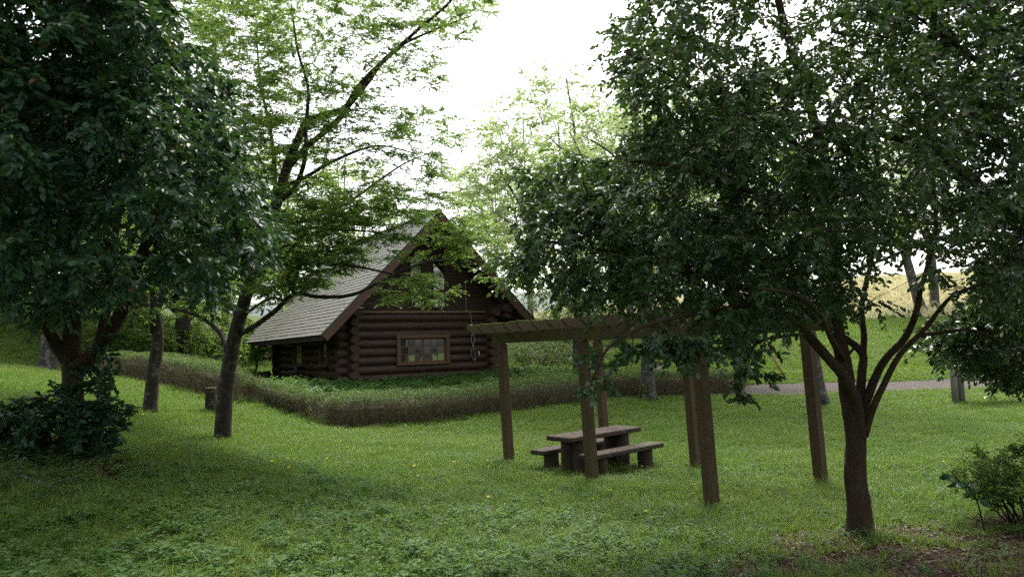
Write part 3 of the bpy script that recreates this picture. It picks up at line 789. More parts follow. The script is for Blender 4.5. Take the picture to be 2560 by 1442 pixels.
# --- other trees, one builder
def gtree(name, label, base, h, crown_r, tr_, seed, bark, leafm, leaf=(0.09, 0.14), n=150, subs=6, per=10, stems=1, fork=0.35, flat=0.5, group=None, lean=(0, 0), crown_h=None, moss=False, upn=1.0, spread=None):
    t = Tree(seed); r = t.r
    b0 = np.array(base, float)
    root = thing(name, label, 'tree', b0, 0, group)
    top = b0 + np.array([lean[0] * h, lean[1] * h, h])
    fk = b0 + (top - b0) * fork + np.array([(r.random() - .5) * .3, (r.random() - .5) * .3, 0])
    k = 4
    t.limb([b0, b0 + (fk - b0) * .35 + (r.random(3) - .5) * [.12, .12, 0], b0 + (fk - b0) * .7 + (r.random(3) - .5) * [.15, .15, 0], fk], tr_, tr_ * .78, 10, flare=.35)
    nl = 6 if stems == 1 else stems
    for i in range(nl):
        a = i * 2.4 + r.random() * .8
        e = fk + np.array([math.cos(a) * crown_r * (.45 + .4 * r.random()), math.sin(a) * crown_r * (.45 + .4 * r.random()), (h * (1 - fork)) * (.5 + .45 * r.random())])
        if i == 0: e = top
        s = fk + (b0 - fk) * (0.25 * r.random() if stems == 1 else 0.05)
        m1 = s + (e - s) * .35 + np.array([0, 0, -.06 * h * (i > 0)]) + (r.random(3) - .5) * .3
        m2 = s + (e - s) * .7 + (r.random(3) - .5) * .5
        p_ = t.limb([s, m1, m2, e], tr_ * (.55 if stems > 1 else .42), .03, 7)
        for q in range(2):
            w = p_[len(p_) // 2 + q]
            e2 = w + np.array([(r.random() - .5) * crown_r * 1.4, (r.random() - .5) * crown_r * 1.4, h * .15 * (r.random() + .1)])
            t.limb([w, w + (e2 - w) * .5 + [0, 0, .2], e2], tr_ * .2, .02, 6)
    ch = crown_h or h * (1 - fork) * .55
    cc = b0 + (top - b0) * (1 - .5 * (1 - fork))
    tg = sample_crown(r, n, [(tuple(cc), (crown_r, crown_r, ch)), (tuple(cc + [crown_r * .4, -.2 * crown_r, -ch * .3]), (crown_r * .7, crown_r * .7, ch * .5)), (tuple(cc + [-crown_r * .45, 0, -ch * .15]), (crown_r * .65, crown_r * .7, ch * .55))], None, (0.55, .36), shell=.25)
    t.grow(tg, spread or crown_r * .24, flat, subs + 2, per + 3, (leaf[0] * 1.15, leaf[1] * 1.2), .12, rbase=.007, upn=upn, tmax=.05)
    parts = t.finish(root, bark, leafm, tpl='4')
    return root

def P3(px, Y):
    """a spot on the ground under picture column px at distance Y"""
    x = at(px, 870, Y)[0]
    return np.array([x, Y, gz(x, Y) - .05])

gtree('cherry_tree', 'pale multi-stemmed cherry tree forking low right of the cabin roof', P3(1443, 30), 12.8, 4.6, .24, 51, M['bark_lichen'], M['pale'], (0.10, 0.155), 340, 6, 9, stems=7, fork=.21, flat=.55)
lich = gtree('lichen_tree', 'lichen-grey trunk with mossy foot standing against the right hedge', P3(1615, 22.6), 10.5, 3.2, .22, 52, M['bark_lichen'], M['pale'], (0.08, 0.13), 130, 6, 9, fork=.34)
mb = MB()
for k in range(70):
    a = 2.2 + 2.6 * rng.random() if k % 4 else 6.283 * rng.random(); zz = .55 * rng.random() ** 1.6; rr_ = .235 + .07 * math.exp(-zz / .16)
    c = np.array([math.cos(a) * rr_, math.sin(a) * rr_, zz + .04])
    mb.tube([c + [0, 0, -.05], c + [0, 0, -.02], c + [0, 0, .03], c + [0, 0, .06]], [.015, .045, .04, .012], 6)
tag(mb.build('moss', M['moss'], lich), kind='stuff')
gtree('grey_tree', 'straight grey trunk beyond the hedge end by the path', P3(1850, 27.2), 11.5, 3.6, .27, 53, M['bark_lichen'], M['pale'], (0.09, 0.14), 120, 6, 9, fork=.36)
gtree('dark_trunk_tree', 'dark lichen-spotted trunk hidden mostly behind the last pergola post', P3(2048, 20.0), 9.5, 2.8, .17, 54, M['bark_lichen'], M['mid'], (0.08, 0.12), 90, 6, 9, fork=.42, lean=(-.06, 0))
gtree('bank_tree', 'tree leaning left on the sunny bank top at the right', P3(2312, 47), 12, 3.6, .32, 55, M['bark_lichen'], M['pale'], (0.12, 0.18), 80, 6, 8, fork=.4, lean=(-.22, 0))
gtree('bank_tree', 'upright tree on the sunny bank beside the left-leaning one', P3(2345, 48), 12, 3.4, .30, 56, M['bark_lichen'], M['pale'], (0.12, 0.18), 80, 6, 8, fork=.4)
gtree('slope_tree', 'slim tree rising on the bank just right of the utility pole', P3(1722, 40), 12, 3.4, .22, 57, M['bark_lichen'], M['pale'], (0.12, 0.17), 110, 6, 8, fork=.36)
gtree('slope_tree', 'slim tree on the bank between the cherry and the utility pole', P3(1580, 43), 13, 3.6, .22, 58, M['bark_lichen'], M['pale'], (0.12, 0.17), 120, 6, 8, fork=.36)
gtree('thin_tree', 'thin bare-stemmed tree seen past the right slope of the cabin roof', P3(1245, 44), 11, 2.6, .12, 59, M['bark_lichen'], M['pale'], (0.12, 0.17), 70, 5, 8, fork=.5)
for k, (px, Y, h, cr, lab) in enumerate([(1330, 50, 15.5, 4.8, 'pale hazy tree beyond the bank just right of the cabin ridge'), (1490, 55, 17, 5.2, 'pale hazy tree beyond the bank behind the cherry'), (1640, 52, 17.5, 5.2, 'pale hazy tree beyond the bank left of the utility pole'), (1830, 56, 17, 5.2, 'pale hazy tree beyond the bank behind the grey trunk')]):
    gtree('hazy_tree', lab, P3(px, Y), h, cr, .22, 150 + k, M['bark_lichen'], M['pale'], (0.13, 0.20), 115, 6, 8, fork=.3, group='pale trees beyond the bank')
# left wood
gtree('mossy_tree', 'second leaning mossy trunk on the slope left of the stump', P3(375, 14.5), 6.2, 2.2, .135, 61, M['bark_dark'], M['maple'], (0.04, 0.065), 230, 6, 12, fork=.36, flat=.35, lean=(.03, 0))
gtree('slope_trunk_tree', 'stout grey trunk at the far left of the grassy slope', P3(118, 24), 10, 3.6, .29, 62, M['bark_lichen'], M['mid'], (0.09, 0.14), 170, 6, 10, fork=.3, lean=(.04, 0))
LW = 'trees of the wood behind the left hedge'
for k, (px, Y, h, cr, tr_, lab) in enumerate([
        (40, 31, 11, 3.6, .22, 'thin trunk at the left frame edge in the shaded wood'),
        (95, 31, 10, 3.2, .18, 'slim trunk in the wood right beside the one at the frame edge'),
        (335, 33, 11, 3.6, .17, 'pale slim trunk in the wood seen left of the mossy tree'),
        (352, 36, 11, 3.8, .19, 'darker trunk in the wood close behind the pale slim one'),
        (452, 31, 10, 4.2, .38, 'broad dark trunk in the wood right of the mossy tree'),
        (215, 38, 13, 4.4, .25, 'wood tree hidden behind the camellia stems'),
        (560, 44, 13, 4.6, .25, 'wood tree behind the white board left of the cabin')]):
    gtree('wood_tree', lab, P3(px, Y), h, cr, tr_, 70 + k, M['bark_dark'] if k % 3 == 1 else M['bark_lichen'], M['mid'], (0.13, 0.2), 170, 6, 8, fork=.26, group=LW)
for k, (px, Y, h, cr, lab) in enumerate([
        (720, 52, 14, 5.0, 'hazy green tree behind the left end of the cabin roof'),
        (850, 58, 14.5, 5.0, 'hazy green tree rising behind the middle of the cabin roof'),
        (-60, 46, 15, 5.5, 'tall tree of the hillside beyond the left frame edge')]):
    gtree('far_tree', lab, P3(px, Y), h, cr, .28, 90 + k, M['bark_lichen'], M['mid'] if k != 1 else M['pale'], (0.16, 0.24), 170, 6, 8, fork=.25, group='far trees behind the cabin')
# trees behind the viewer: they shade the foreground and show in the window panes
for k, (x_, y_, h, cr) in enumerate([(-4.5, -3.5, 10, 3.8), (4.8, -4.0, 10, 3.6), (-11, 2.0, 10, 3.6)]):
    gtree('park_tree', ['spreading park tree at the left behind the viewer', 'spreading park tree at the right behind the viewer', 'spreading park tree far left beside the viewer'][k],
          (x_, y_, gz(x_, y_) - .05), h, cr, .22, 100 + k, M['bark_dark'], M['mid'], (0.10, 0.16), 150, 6, 9, fork=.38)

# small bright round tree left of the cabin
gtree('round_tree', 'small bright green round-topped tree between the board and the cabin', P3(636, 36), 2.5, 1.25, .06, 110, M['bark_lichen'], M['bright'], (0.09, 0.14), 90, 6, 8, stems=5, fork=.25, flat=.5, crown_h=.75)

# shaded undergrowth mass behind the left hedge
def scrub(name, label, spots, leafm, bark, seed, h=1.6, r_=1.5, n=60, leaf=(.08, .13), category='shrub', group=None):
    for k, (x_, y_) in enumerate(spots):
        t = Tree(seed + k); b0 = np.array([x_, y_, gz(x_, y_) - .05])
        root = thing(name, label[k] if isinstance(label, list) else label, category, b0, 0, group)
        for q in range(7):
            a = q * .9; e = b0 + np.array([math.cos(a) * r_ * .5, math.sin(a) * r_ * .5, h * (.5 + .3 * t.r.random())])
            t.limb([b0, b0 + (e - b0) * .5 + [0, 0, .15], e], .025, .01, 5)
        tg = sample_crown(t.r, n, [(tuple(b0 + [0, 0, h * .55]), (r_, r_ * .8, h * .55)), (tuple(b0 + [r_ * .5, 0, h * .4]), (r_ * .7, r_ * .6, h * .4))], zmin=b0[2] + .05)
        t.grow(tg, r_ * .2, .8, 6, 9, leaf, .1, rbase=.005)
        t.finish(root, bark, leafm, tpl='4', wood_name='stem')
sp = [P3(px, Y)[:2] for px, Y in [(290, 29), (395, 31), (500, 33), (250, 34), (590, 40), (690, 46)]]
scrub('wood_shrub', ['dark shrub at the edge of the left wood nearest the camellia', 'dark shrub under the pale slim trunk', 'dark shrub beside the broad dark trunk', 'dark shrub deep in the left wood', 'dark shrub behind the white board', 'dark shrub behind the round green tree'],
      sp, M['mid'], M['bark_dark'], 120, 2.2, 2.3, 80, (.12, .18), group='shrubs under the left wood')
sp = [P3(px, Y)[:2] for px, Y in [(1300, 35), (1345, 36.5), (1400, 34.5), (1350, 33), (1420, 38)]]
scrub('bank_shrub', ['low azalea on the bank nearest the cabin corner', 'low azalea on the bank highest behind the pergola beam', 'low azalea on the bank beside the cherry trunk', 'low azalea on the bank lowest behind the white bollard', 'low azalea on the bank behind the cherry trunk'],
      sp, M['azalea'], M['twig'], 130, 1.0, 1.5, 70, (.05, .09), group='azaleas on the bank behind the cabin')

# azalea bush at the right edge
t = Tree(45)
b0 = base_at(2600, 1290, 7.1)
root = thing('azalea_bush', 'leafy azalea bush on thin dark stems at the right edge', 'shrub', b0)
for k in range(26):
    a = k * 0.61; rr_ = .15 + .75 * t.r.random()
    e = b0 + np.array([math.cos(a) * rr_, math.sin(a) * rr_ * .7, .40 + .2 * t.r.random()])
    s_ = b0 + np.array([math.cos(a) * .25, math.sin(a) * .18, 0])
    t.limb([s_, s_ + (e - s_) * .5 + [0, 0, .05], e], .009, .004, 5)
tg = sample_crown(t.r, 300, [(tuple(b0 + [0, 0, .50]), (.88, .7, .20)), (tuple(b0 + [.15, 0, .36]), (.72, .6, .2)), (tuple(b0 + [.5, 0, .68]), (.6, .6, .2))], zmin=b0[2] + .2)
t.grow(tg, .15, .7, 6, 10, (.03, .05), 0., rbase=.0028, upn=1.1)
t.finish(root, M['bark_dark'], M['mid'], tpl='4', wood_name='stem')
t = Tree(46)
b0 = base_at(2462, 1292, 6.7)
root = thing('camellia_sprig', 'dark broad-leaved sprig leaning out left of the azalea bush', 'plant', b0)
p_ = t.limb([b0] + A_((2440, 1245, 6.65), (2405, 1210, 6.6), (2378, 1180, 6.6)), .008, .004, 5)
t.grow(p_[5::2], .09, .8, 2, 4, (.07, .10), .4, rbase=.003, upn=.7)
t.finish(root, M['bark_dark'], M['camellia'], wood_name='stem')

# --- clipped hedges
def hedge(label, path, w, h, seed, green=0.5, n_per_m=330):
    r = np.random.default_rng(seed)
    path = np.array(path, float)
    seg = np.linalg.norm(np.diff(path, axis=0), axis=1); cum = np.r_[0, np.cumsum(seg)]; Ltot = cum[-1]
    def pos(s):
        return np.c_[np.interp(s, cum, path[:, 0]), np.interp(s, cum, path[:, 1])]
    def frame(s):
        d = norm(pos(np.minimum(s + .2, Ltot)) - pos(np.maximum(s - .2, 0))); return d, np.c_[-d[:, 1], d[:, 0]]
    c = path.mean(0); b0 = np.array([c[0], c[1], gz(c[0], c[1])])
    root = thing('clipped_hedge', label, 'hedge', b0, 0, 'clipped azalea hedges round the cabin lawn')
    def hh(s, q): return h * (0.80 + 0.4 * fbm(s * .8, q * 1.5, seed)) * (1 - .22 * (np.abs(q) / (w * .5)) ** 4) * np.clip(.72 + np.minimum(s, Ltot - s) * 1.1, .72, 1)
    # inner tangle
    n = int(Ltot / .25) + 1
    s = np.linspace(.40, Ltot - .40, n); P, (D, N) = pos(s), frame(s)
    prof = np.array([(-.24, 0), (-.28, .40), (-.24, .60), (-.12, .70), (.12, .70), (.24, .60), (.28, .40), (.24, 0)])
    V = np.zeros((n, 8, 3)); jit = .06
    for k, (q, z) in enumerate(prof):
        xy = P + N * (q * w + (r.random(n)[:, None] - .5) * jit)
        V[:, k, :2] = xy; V[:, k, 2] = height(xy[:, 0], xy[:, 1]) - .05 + z * hh(s, q * w) + (r.random(n) - .5) * jit
    ix = np.arange(n * 8).reshape(n, 8)
    mb = MB(); mb.add(V.reshape(-1, 3) - b0, np.stack([ix[:-1, :-1], ix[1:, :-1], ix[1:, 1:], ix[:-1, 1:]], -1).reshape(-1, 4))
    mb.f += [ix[0][None] , ix[-1][None, ::-1]]; mb.smooth += [np.array([False])] * 2
    mb.build('branch_core', M['twig_dark'], root)
    # twigs
    m_ = int(Ltot * n_per_m * 5)
    s = r.random(m_) * Ltot; s = np.where(r.random(m_) < 1.2 / Ltot, np.where(r.random(m_) < .5, .28 * r.random(m_), Ltot - .28 * r.random(m_)), s); q = (r.random(m_) - .5)
    face = r.random(m_) < .75
    q = np.where(face, np.where(r.random(m_) < .6, -.5, .5) * (1.04 - .5 * r.random(m_) ** 2), q) * (.86 + .28 * fbm(s * 1.4, s * 0 + 3, seed + 9))
    P, (D, N) = pos(s), frame(s)
    xy = P + N * (q * w)[:, None]
    z0 = r.random(m_) ** .8 * .8
    base = np.c_[xy, height(xy[:, 0], xy[:, 1]) + z0 * h]
    out = np.sign(q)[:, None] * np.c_[N, np.zeros(m_)] * .35
    d = norm(out + np.c_[D, np.zeros(m_)] * (r.normal(size=m_) * .35)[:, None] + np.array([0, 0, 1.0]) * (0.6 + .6 * r.random(m_))[:, None])
    ln = .10 + .2 * r.random(m_); ln = np.minimum(ln, (hh(s, q * w) - z0 * h) / np.maximum(d[:, 2], .2)); ln = np.maximum(ln, .05)
    sd = norm(np.cross(d, r.normal(size=(m_, 3)))) * .0055
    Vt = np.stack([base - sd, base + sd, base + d * ln[:, None]], 1)
    mb = MB(); mb.add(Vt.reshape(-1, 3) - b0, np.arange(m_ * 3).reshape(-1, 3), np.repeat(r.random(m_), 3))
    tag(mb.build('twigs', M['twig'], root), kind='stuff')
    # leaves: thick on top, thin on the sides
    m_ = int(Ltot * n_per_m * 12)
    s = r.random(m_) * Ltot; q = r.random(m_) - .5
    top = r.random(m_) < .45 + .2 * green
    q = np.where(top, q, np.where(r.random(m_) < .6, -.5, .5) * (1.04 - .30 * r.random(m_) ** 1.5)) * (.86 + .28 * fbm(s * 1.4, s * 0 + 3, seed + 9))
    P, (D, N) = pos(s), frame(s)
    xy = P + N * (q * w)[:, None]
    hg = hh(s, q * w)
    edge = 1.0
    z = np.where(top, hg * edge * (.80 + .24 * r.random(m_)), hg * r.random(m_) ** (.55) * .92)
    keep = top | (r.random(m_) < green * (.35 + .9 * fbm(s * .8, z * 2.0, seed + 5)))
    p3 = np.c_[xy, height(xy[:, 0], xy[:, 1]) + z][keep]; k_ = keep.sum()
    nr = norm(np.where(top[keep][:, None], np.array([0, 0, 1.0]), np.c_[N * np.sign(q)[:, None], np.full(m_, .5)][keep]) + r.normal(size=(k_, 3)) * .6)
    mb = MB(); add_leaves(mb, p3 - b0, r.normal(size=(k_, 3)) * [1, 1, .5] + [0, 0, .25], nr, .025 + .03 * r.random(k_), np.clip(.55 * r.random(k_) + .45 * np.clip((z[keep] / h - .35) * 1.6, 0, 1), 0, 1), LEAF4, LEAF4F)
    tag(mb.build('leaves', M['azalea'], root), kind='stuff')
M['twig_dark'] = solid('hedge_core', (0.10, 0.075, 0.05), (0.05, 0.042, 0.028), 0.95, 12, None, 1.0, 30)
ux, uy = math.cos(YAW), math.sin(YAW)
H0 = np.array([-5.05, 18.55])
hedge('long brown twiggy hedge in front of the cabin', [H0 + [ux * a, uy * a] for a in (0, 2, 4, 6, 8.5)], 1.3, .80, 201, .7)
hedge('hedge between the lichen tree and the red path', [(2.75, 23.9), (5, 24.0), (7.5, 24.9)], 1.1, .84, 202, .5)
hedge('low thin hedge piece between the leaning tree and the corner of the long hedge', [(-5.35, 19.35), (-6.2, 19.5), (-7.2, 19.6)], .9, .62, 205, .8, 260)
hedge('looser green hedge climbing the slope behind the stump', [(-7.0, 19.15), (-7.8, 19.2), (-9.5, 20.6), (-12.2, 22.6), (-14.5, 25.5)], 1.25, .84, 203, 1.2)
hedge('low far hedge between the round tree and the wood', [P3(420, 41)[:2], P3(560, 40)[:2], P3(700, 42)[:2]], 1.2, .9, 204, .9, 150)

# ------------------------------------------------------------------ log cabin
C0 = np.array([-6.12, 27.0])
cab = thing('log_cabin', 'dark brown log cabin with a steep shingled gable roof', 'cabin', (C0[0], C0[1], .86), YAW)
XR, DEP = 6.0, 9.5
LOGH, LR = .33, .182

def log(a, b, r=LR, name='log', parent=cab, seed=None):
    a = np.array(a, float); b = np.array(b, float); mb = MB(); r = r * (.94 + .11 * rng.random())
    L = np.linalg.norm(b - a); k = max(3, int(L / .5)); ts = np.linspace(0, 1, k + 1)
    pts = a + (b - a) * ts[:, None]; pts[1:-1] += (rng.random((k - 1, 3)) - .5) * .018
    rad = r * (1 + (rng.random(k + 1) - .5) * .07)
    d = (b - a) / L
    pts = np.vstack([pts[0], pts[0] + d * .03, pts[1:-1], pts[-1] - d * .03, pts[-1]]); rad = np.r_[rad[0] * .86, rad, rad[-1] * .86]
    # keep the end faces separate so that they take the end-grain material
    mb.tube(pts, rad, 16, False, None, True)
    n0 = mb.n
    for e, c in ((0, a), (len(pts) - 1, b)):
        ring = mb.v[0][e * 16:(e + 1) * 16]
        mb.add(ring, np.arange(16)[None][:, ::(-1 if e == 0 else 1)])
    o = mb.build(name, [M['log'], M['log_end']], parent)
    o.data.polygons[len(o.data.polygons) - 1].material_index = 1
    o.data.polygons[len(o.data.polygons) - 2].material_index = 1
    return o

WX0, WX1, WZ0, WZ1 = 1.80, 4.08, .62, 1.80
for i in range(8):
    z = .17 + LOGH * i
    xa, xb = -.48 - .06 * (i % 2), XR + .48 + .05 * (i % 2)
    if i >= 6: xa, xb = -.75, XR + .8
    if WZ0 < z < WZ1 - .05:
        log((xa, 0, z), (WX0 + .03, 0, z)); log((WX1 - .03, 0, z), (xb, 0, z))
    else: log((xa, 0, z), (xb, 0, z))
SIDEW = [(2.05, 3.05), (5.4, 6.8)]
for i in range(9):
    z = .005 + LOGH * i
    ya, yb = -.50 - .05 * (i % 2), DEP + .5
    if i >= 8: ya = -.85
    if .66 < z < 1.68:
        y_ = ya
        for (a, b) in SIDEW:
            log((0, y_, z), (0, a + .03, z)); y_ = b - .03
        log((0, y_, z), (0, yb, z))
    else: log((0, ya, z), (0, yb, z))
    log((XR, ya, z), (XR, yb, z))
log((XR + .42, -1.1, 2.50), (XR + .42, 2, 2.50), .15); log((XR + .36, -1.25, 2.80), (XR + .36, DEP, 2.80), .2)
log((-.40, -1.25, 2.76), (-.40, DEP, 2.76), .17)
for i in range(8): log((-.4, DEP, .17 + LOGH * i), (XR + .4, DEP, .17 + LOGH * i))
fl = MB(); fl.box((XR / 2, DEP / 2, .05), (XR - .3, DEP - .3, .08)); fl.build('floor', M['interior'], cab)
fl = MB(); fl.box((XR / 2, DEP / 2, 2.62), (XR - .3, DEP - .3, .06)); fl.build('loft_floor', M['interior'], cab)

def window(x0, x1, z0, z1, cols, rows, sashes=2, place=None, fw=.14, name='window'):
    """frame with sashes, glazing bars and panes, in the front wall plane (local x along the wall, y out of it is negative)"""
    T = place or (lambda x, y, z: (x, y, z))
    def bx(mb, xa, xb, za, zb, ya, yb, bev=0):
        c = np.array([(xa + xb) / 2, (ya + yb) / 2, (za + zb) / 2]); s = np.array([xb - xa, yb - ya, zb - za])
        pts = MB(); pts.box(c, s, None, None, bev)
        v = np.array([T(*p) for p in pts.v[0]]); mb.add(v, pts.f[0] )
        for f in pts.f[1:]: mb.f.append(f + mb.n - len(v)); mb.smooth.append(np.full(len(f), False))
    mb = MB()
    bx(mb, x0 - .03, x1 + .03, z1 - fw, z1, -.24, .1, .01)
    bx(mb, x0, x0 + fw, z0 + fw * .7, z1 - fw, -.22, .1, .01); bx(mb, x1 - fw, x1, z0 + fw * .7, z1 - fw, -.22, .1, .01)
    fr = mb.build(name, M['frame_wood'], cab)
    mb = MB(); bx(mb, x0 - .02, x1 + .02, z0, z0 + fw * .7, -.27, .1, .01); mb.build('sill', M['frame_wood'], fr)
    ix0, ix1, iz0, iz1 = x0 + fw, x1 - fw, z0 + fw * .7, z1 - fw
    sw = (ix1 - ix0) / sashes
    for k in range(sashes):
        a, b = ix0 + k * sw, ix0 + (k + 1) * sw
        yo = -.14 + .04 * k
        mb = MB(); fwid = .055
        bx(mb, a, b, iz1 - fwid, iz1, yo, yo + .035); bx(mb, a, b, iz0, iz0 + fwid, yo, yo + .035)
        bx(mb, a, a + fwid, iz0 + fwid, iz1 - fwid, yo, yo + .035); bx(mb, b - fwid, b, iz0 + fwid, iz1 - fwid, yo, yo + .035)
        mb.build('sash', M['frame_wood'], fr)
        ga, gb, gc, gd = a + fwid, b - fwid, iz0 + fwid, iz1 - fwid
        for c_ in range(1, cols):
            x_ = ga + (gb - ga) * c_ / cols
            mb = MB(); bx(mb, x_ - .014, x_ + .014, gc, gd, yo + .004, yo + .028); mb.build('glazing_bar', M['frame_wood'], fr)
        for r_ in range(1, rows):
            z_ = gc + (gd - gc) * r_ / rows
            mb = MB(); bx(mb, ga, gb, z_ - .014, z_ + .014, yo + .006, yo + .026); mb.build('glazing_bar', M['frame_wood'], fr)
        for c_ in range(cols):
            for r_ in range(rows):
                xa, xb = ga + (gb - ga) * c_ / cols, ga + (gb - ga) * (c_ + 1) / cols
                za, zb = gc + (gd - gc) * r_ / rows, gc + (gd - gc) * (r_ + 1) / rows
                mb = MB(); t_ = (rng.random(2) - .5) * .0016
                v = [T(x_, yo + .014 + sx_ * t_[0] + sz_ * t_[1], z_) for x_, z_, sx_, sz_ in ((xa, za, -1, -1), (xb, za, 1, -1), (xb, zb, 1, 1), (xa, zb, -1, 1))]
                mb.add(v, [(0, 1, 2, 3)]); mb.build('pane', M['glass'], fr)
    return fr
window(WX0, WX1, WZ0, WZ1, 3, 3, 2)
for (a, b) in SIDEW: window(a, b, .66, 1.72, 2, 3, 1, place=lambda x, y, z: (y, x, z), fw=.10)

# gable: siding boards over the log wall, tall windows
RC, HW, RIDGE, OH, RB = 3.1, 4.67, 6.53, 1.5, 10.5
def roof_under(x): return RIDGE - abs(x - RC) - .30
GW = [(2.50, 3.02), (3.50, 4.05)]
z = 2.72; mb = MB(); bh = .15
while z < RIDGE - .4:
    half = max(.05, RIDGE - .30 - (z + bh * .5)); half = min(half, 3.15)
    spans = [(RC - half, RC + half)]
    if 2.80 < z < 4.95:
        xs = [RC - half] + [v for w in GW for v in w] + [RC + half]
        spans = [(xs[0], xs[1]), (xs[2], xs[3]), (xs[4], xs[5])]
    for (a, b) in spans:
        if b - a > .03: mb.box(((a + b) / 2, .02 + .006 * (int(z / bh) % 2), z + bh / 2), (b - a, .04, bh - .012))
    z += bh
tag(mb.build('siding', M['siding'], cab), kind='stuff')
BW = (1.9, 4.3, 3.3, 5.35)          # large loft window in the rear gable
z = 2.66; mb = MB(); bh = .15
while z < RIDGE - .4:
    half = min(max(.05, RIDGE - .30 - (z + bh * .5)), 3.15)
    spans = [(RC - half, RC + half)]
    if BW[2] < z + bh / 2 < BW[3]: spans = [(RC - half, BW[0]), (BW[1], RC + half)]
    for (a, b) in spans:
        if b - a > .03: mb.box(((a + b) / 2, DEP, z + bh / 2), (b - a, .04, bh - .004))
    z += bh
tag(mb.build('siding', M['siding'], cab), kind='stuff')
mb = MB()
for xx in (BW[0], (BW[0] + BW[1]) / 2, BW[1]): mb.box((xx, DEP, (BW[2] + BW[3]) / 2), (.07, .09, BW[3] - BW[2] + .1))
fr = mb.build('gable_window', M['siding'], cab)
mb = MB(); mb.add([(BW[0], DEP, BW[2]), (BW[1], DEP, BW[2]), (BW[1], DEP, BW[3]), (BW[0], DEP, BW[3])], [(0, 1, 2, 3)]); mb.build('pane', M['clear'], fr)
for k, (a, b) in enumerate(GW):
    s = 1 if k == 0 else -1
    zt = (4.78, 5.02) if k == 0 else (5.02, 4.78)
    mb = MB()
    for xx, zz in ((a, zt[0]), (b, zt[1])): mb.box((xx, -.02, (2.85 + zz) / 2), (.05, .07, zz - 2.85))
    mb.box(((a + b) / 2, -.025, 2.87), (b - a + .06, .09, .05))
    d = norm(np.array([b - a, 0, zt[1] - zt[0]])); up = np.array([-d[2], 0, d[0]])
    mb.box(((a + b) / 2, -.022, (zt[0] + zt[1]) / 2), (math.hypot(b - a, zt[1] - zt[0]) + .05, .08, .05), [d, (0, 1, 0), up])
    fr = mb.build('gable_window', M['siding'], cab)
    mb = MB(); zm = 3.55
    mb.box(((a + b) / 2, -.02, zm), (b - a - .05, .05, .05)); mb.build('crossbar', M['siding'], fr)
    for (p0, p1) in ((2.895, zm - .025), (zm + .025, None)):
        mb = MB()
        if p1: v = [(a + .025, -.005, p0), (b - .025, -.005, p0), (b - .025, -.005, p1), (a + .025, -.005, p1)]
        else: v = [(a + .025, -.005, p0), (b - .025, -.005, p0), (b - .025, -.005, zt[1] - .02), (a + .025, -.005, zt[0] - .02)]
        mb.add(v, [(0, 1, 2, 3)]); mb.build('pane', M['glass'], fr)
mb = MB(); mb.box((3.0, -.20, 2.69), (5.6, .03, .06)); mb.build('trim_board', M['trim_pale'], cab)

# roof
for s in (-1, 1):
    n_ = np.array([s * .7071, 0, .7071]); dn = np.array([s * .7071, 0, -.7071])
    L = HW * 1.4142
    ctr = np.array([RC, 0, RIDGE]) + dn * (L / 2) - n_ * .12
    mb = MB(); mb.box((ctr[0], (RB - OH) / 2, ctr[2]), (L, RB + OH - .06, .16), [dn * s, (0, 1, 0), n_])
    deck = mb.build('roof_deck', M['interior'], cab)
    nrow = 33; ex = L / nrow
    if s == 1: big = MB()
    for k in range(nrow):
        mb = MB() if s == -1 else big
        y_ = -OH
        while y_ < RB - .01:
            ln = min(.9 + .1 * rng.random(), RB - y_)
            c = np.array([RC, y_ + ln / 2, RIDGE]) + dn * (ex * (k + .55)) + n_ * (.004 + .006 * rng.random() - .03)
            a2 = norm(dn + n_ * .085); n2 = norm(n_ - dn * .085)
            mb.box(c + n_ * .008, (ex * 1.25, ln - .001, .020), [a2 * s, (0, 1, 0), n2])
            y_ += ln
        if s == -1: mb.build('shingle_course', M['shingle'], cab)
    if s == 1: tag(big.build('shingles', M['shingle'], cab), kind='stuff')
    # rake boards front and back, drip edge, eave board
    for yy in (-OH - .02, RB + .02):
        c = np.array([RC, yy, RIDGE]) + dn * (L / 2 + .02) - n_ * .16
        mb = MB(); mb.box(c, (L + .05, .05, .30), [dn * s, (0, 1, 0), n_], None, .008); mb.build('rake_board', M['trim_red'], cab)
        c = np.array([RC, yy, RIDGE]) + dn * (L / 2) + n_ * .012
        mb = MB(); mb.box(c, (L, .10, .03), [dn * s, (0, 1, 0), n_]); mb.build('drip_edge', M['metal_edge'], cab)
    e = np.array([RC, 0, RIDGE]) + dn * (L + .02) - n_ * .13
    mb = MB(); mb.box((e[0], (RB - OH) / 2, e[2]), (.05, RB + OH - .1, .24)); mb.build('eave_board', M['interior'], cab)
    mb = MB()
    for yy in np.arange(-OH + .6, RB, .9):
        c = np.array([RC, yy, RIDGE]) + dn * (L * .5) - n_ * .265
        mb.box(c, (L - .3, .08, .12), [dn * s, (0, 1, 0), n_])
    tag(mb.build('rafters', M['siding'], cab), kind='stuff')
mb = MB(); mb.box((RC, (RB - OH) / 2, RIDGE + .012), (.16, RB + OH, .05)); mb.build('ridge_cap', M['metal_edge'], cab)

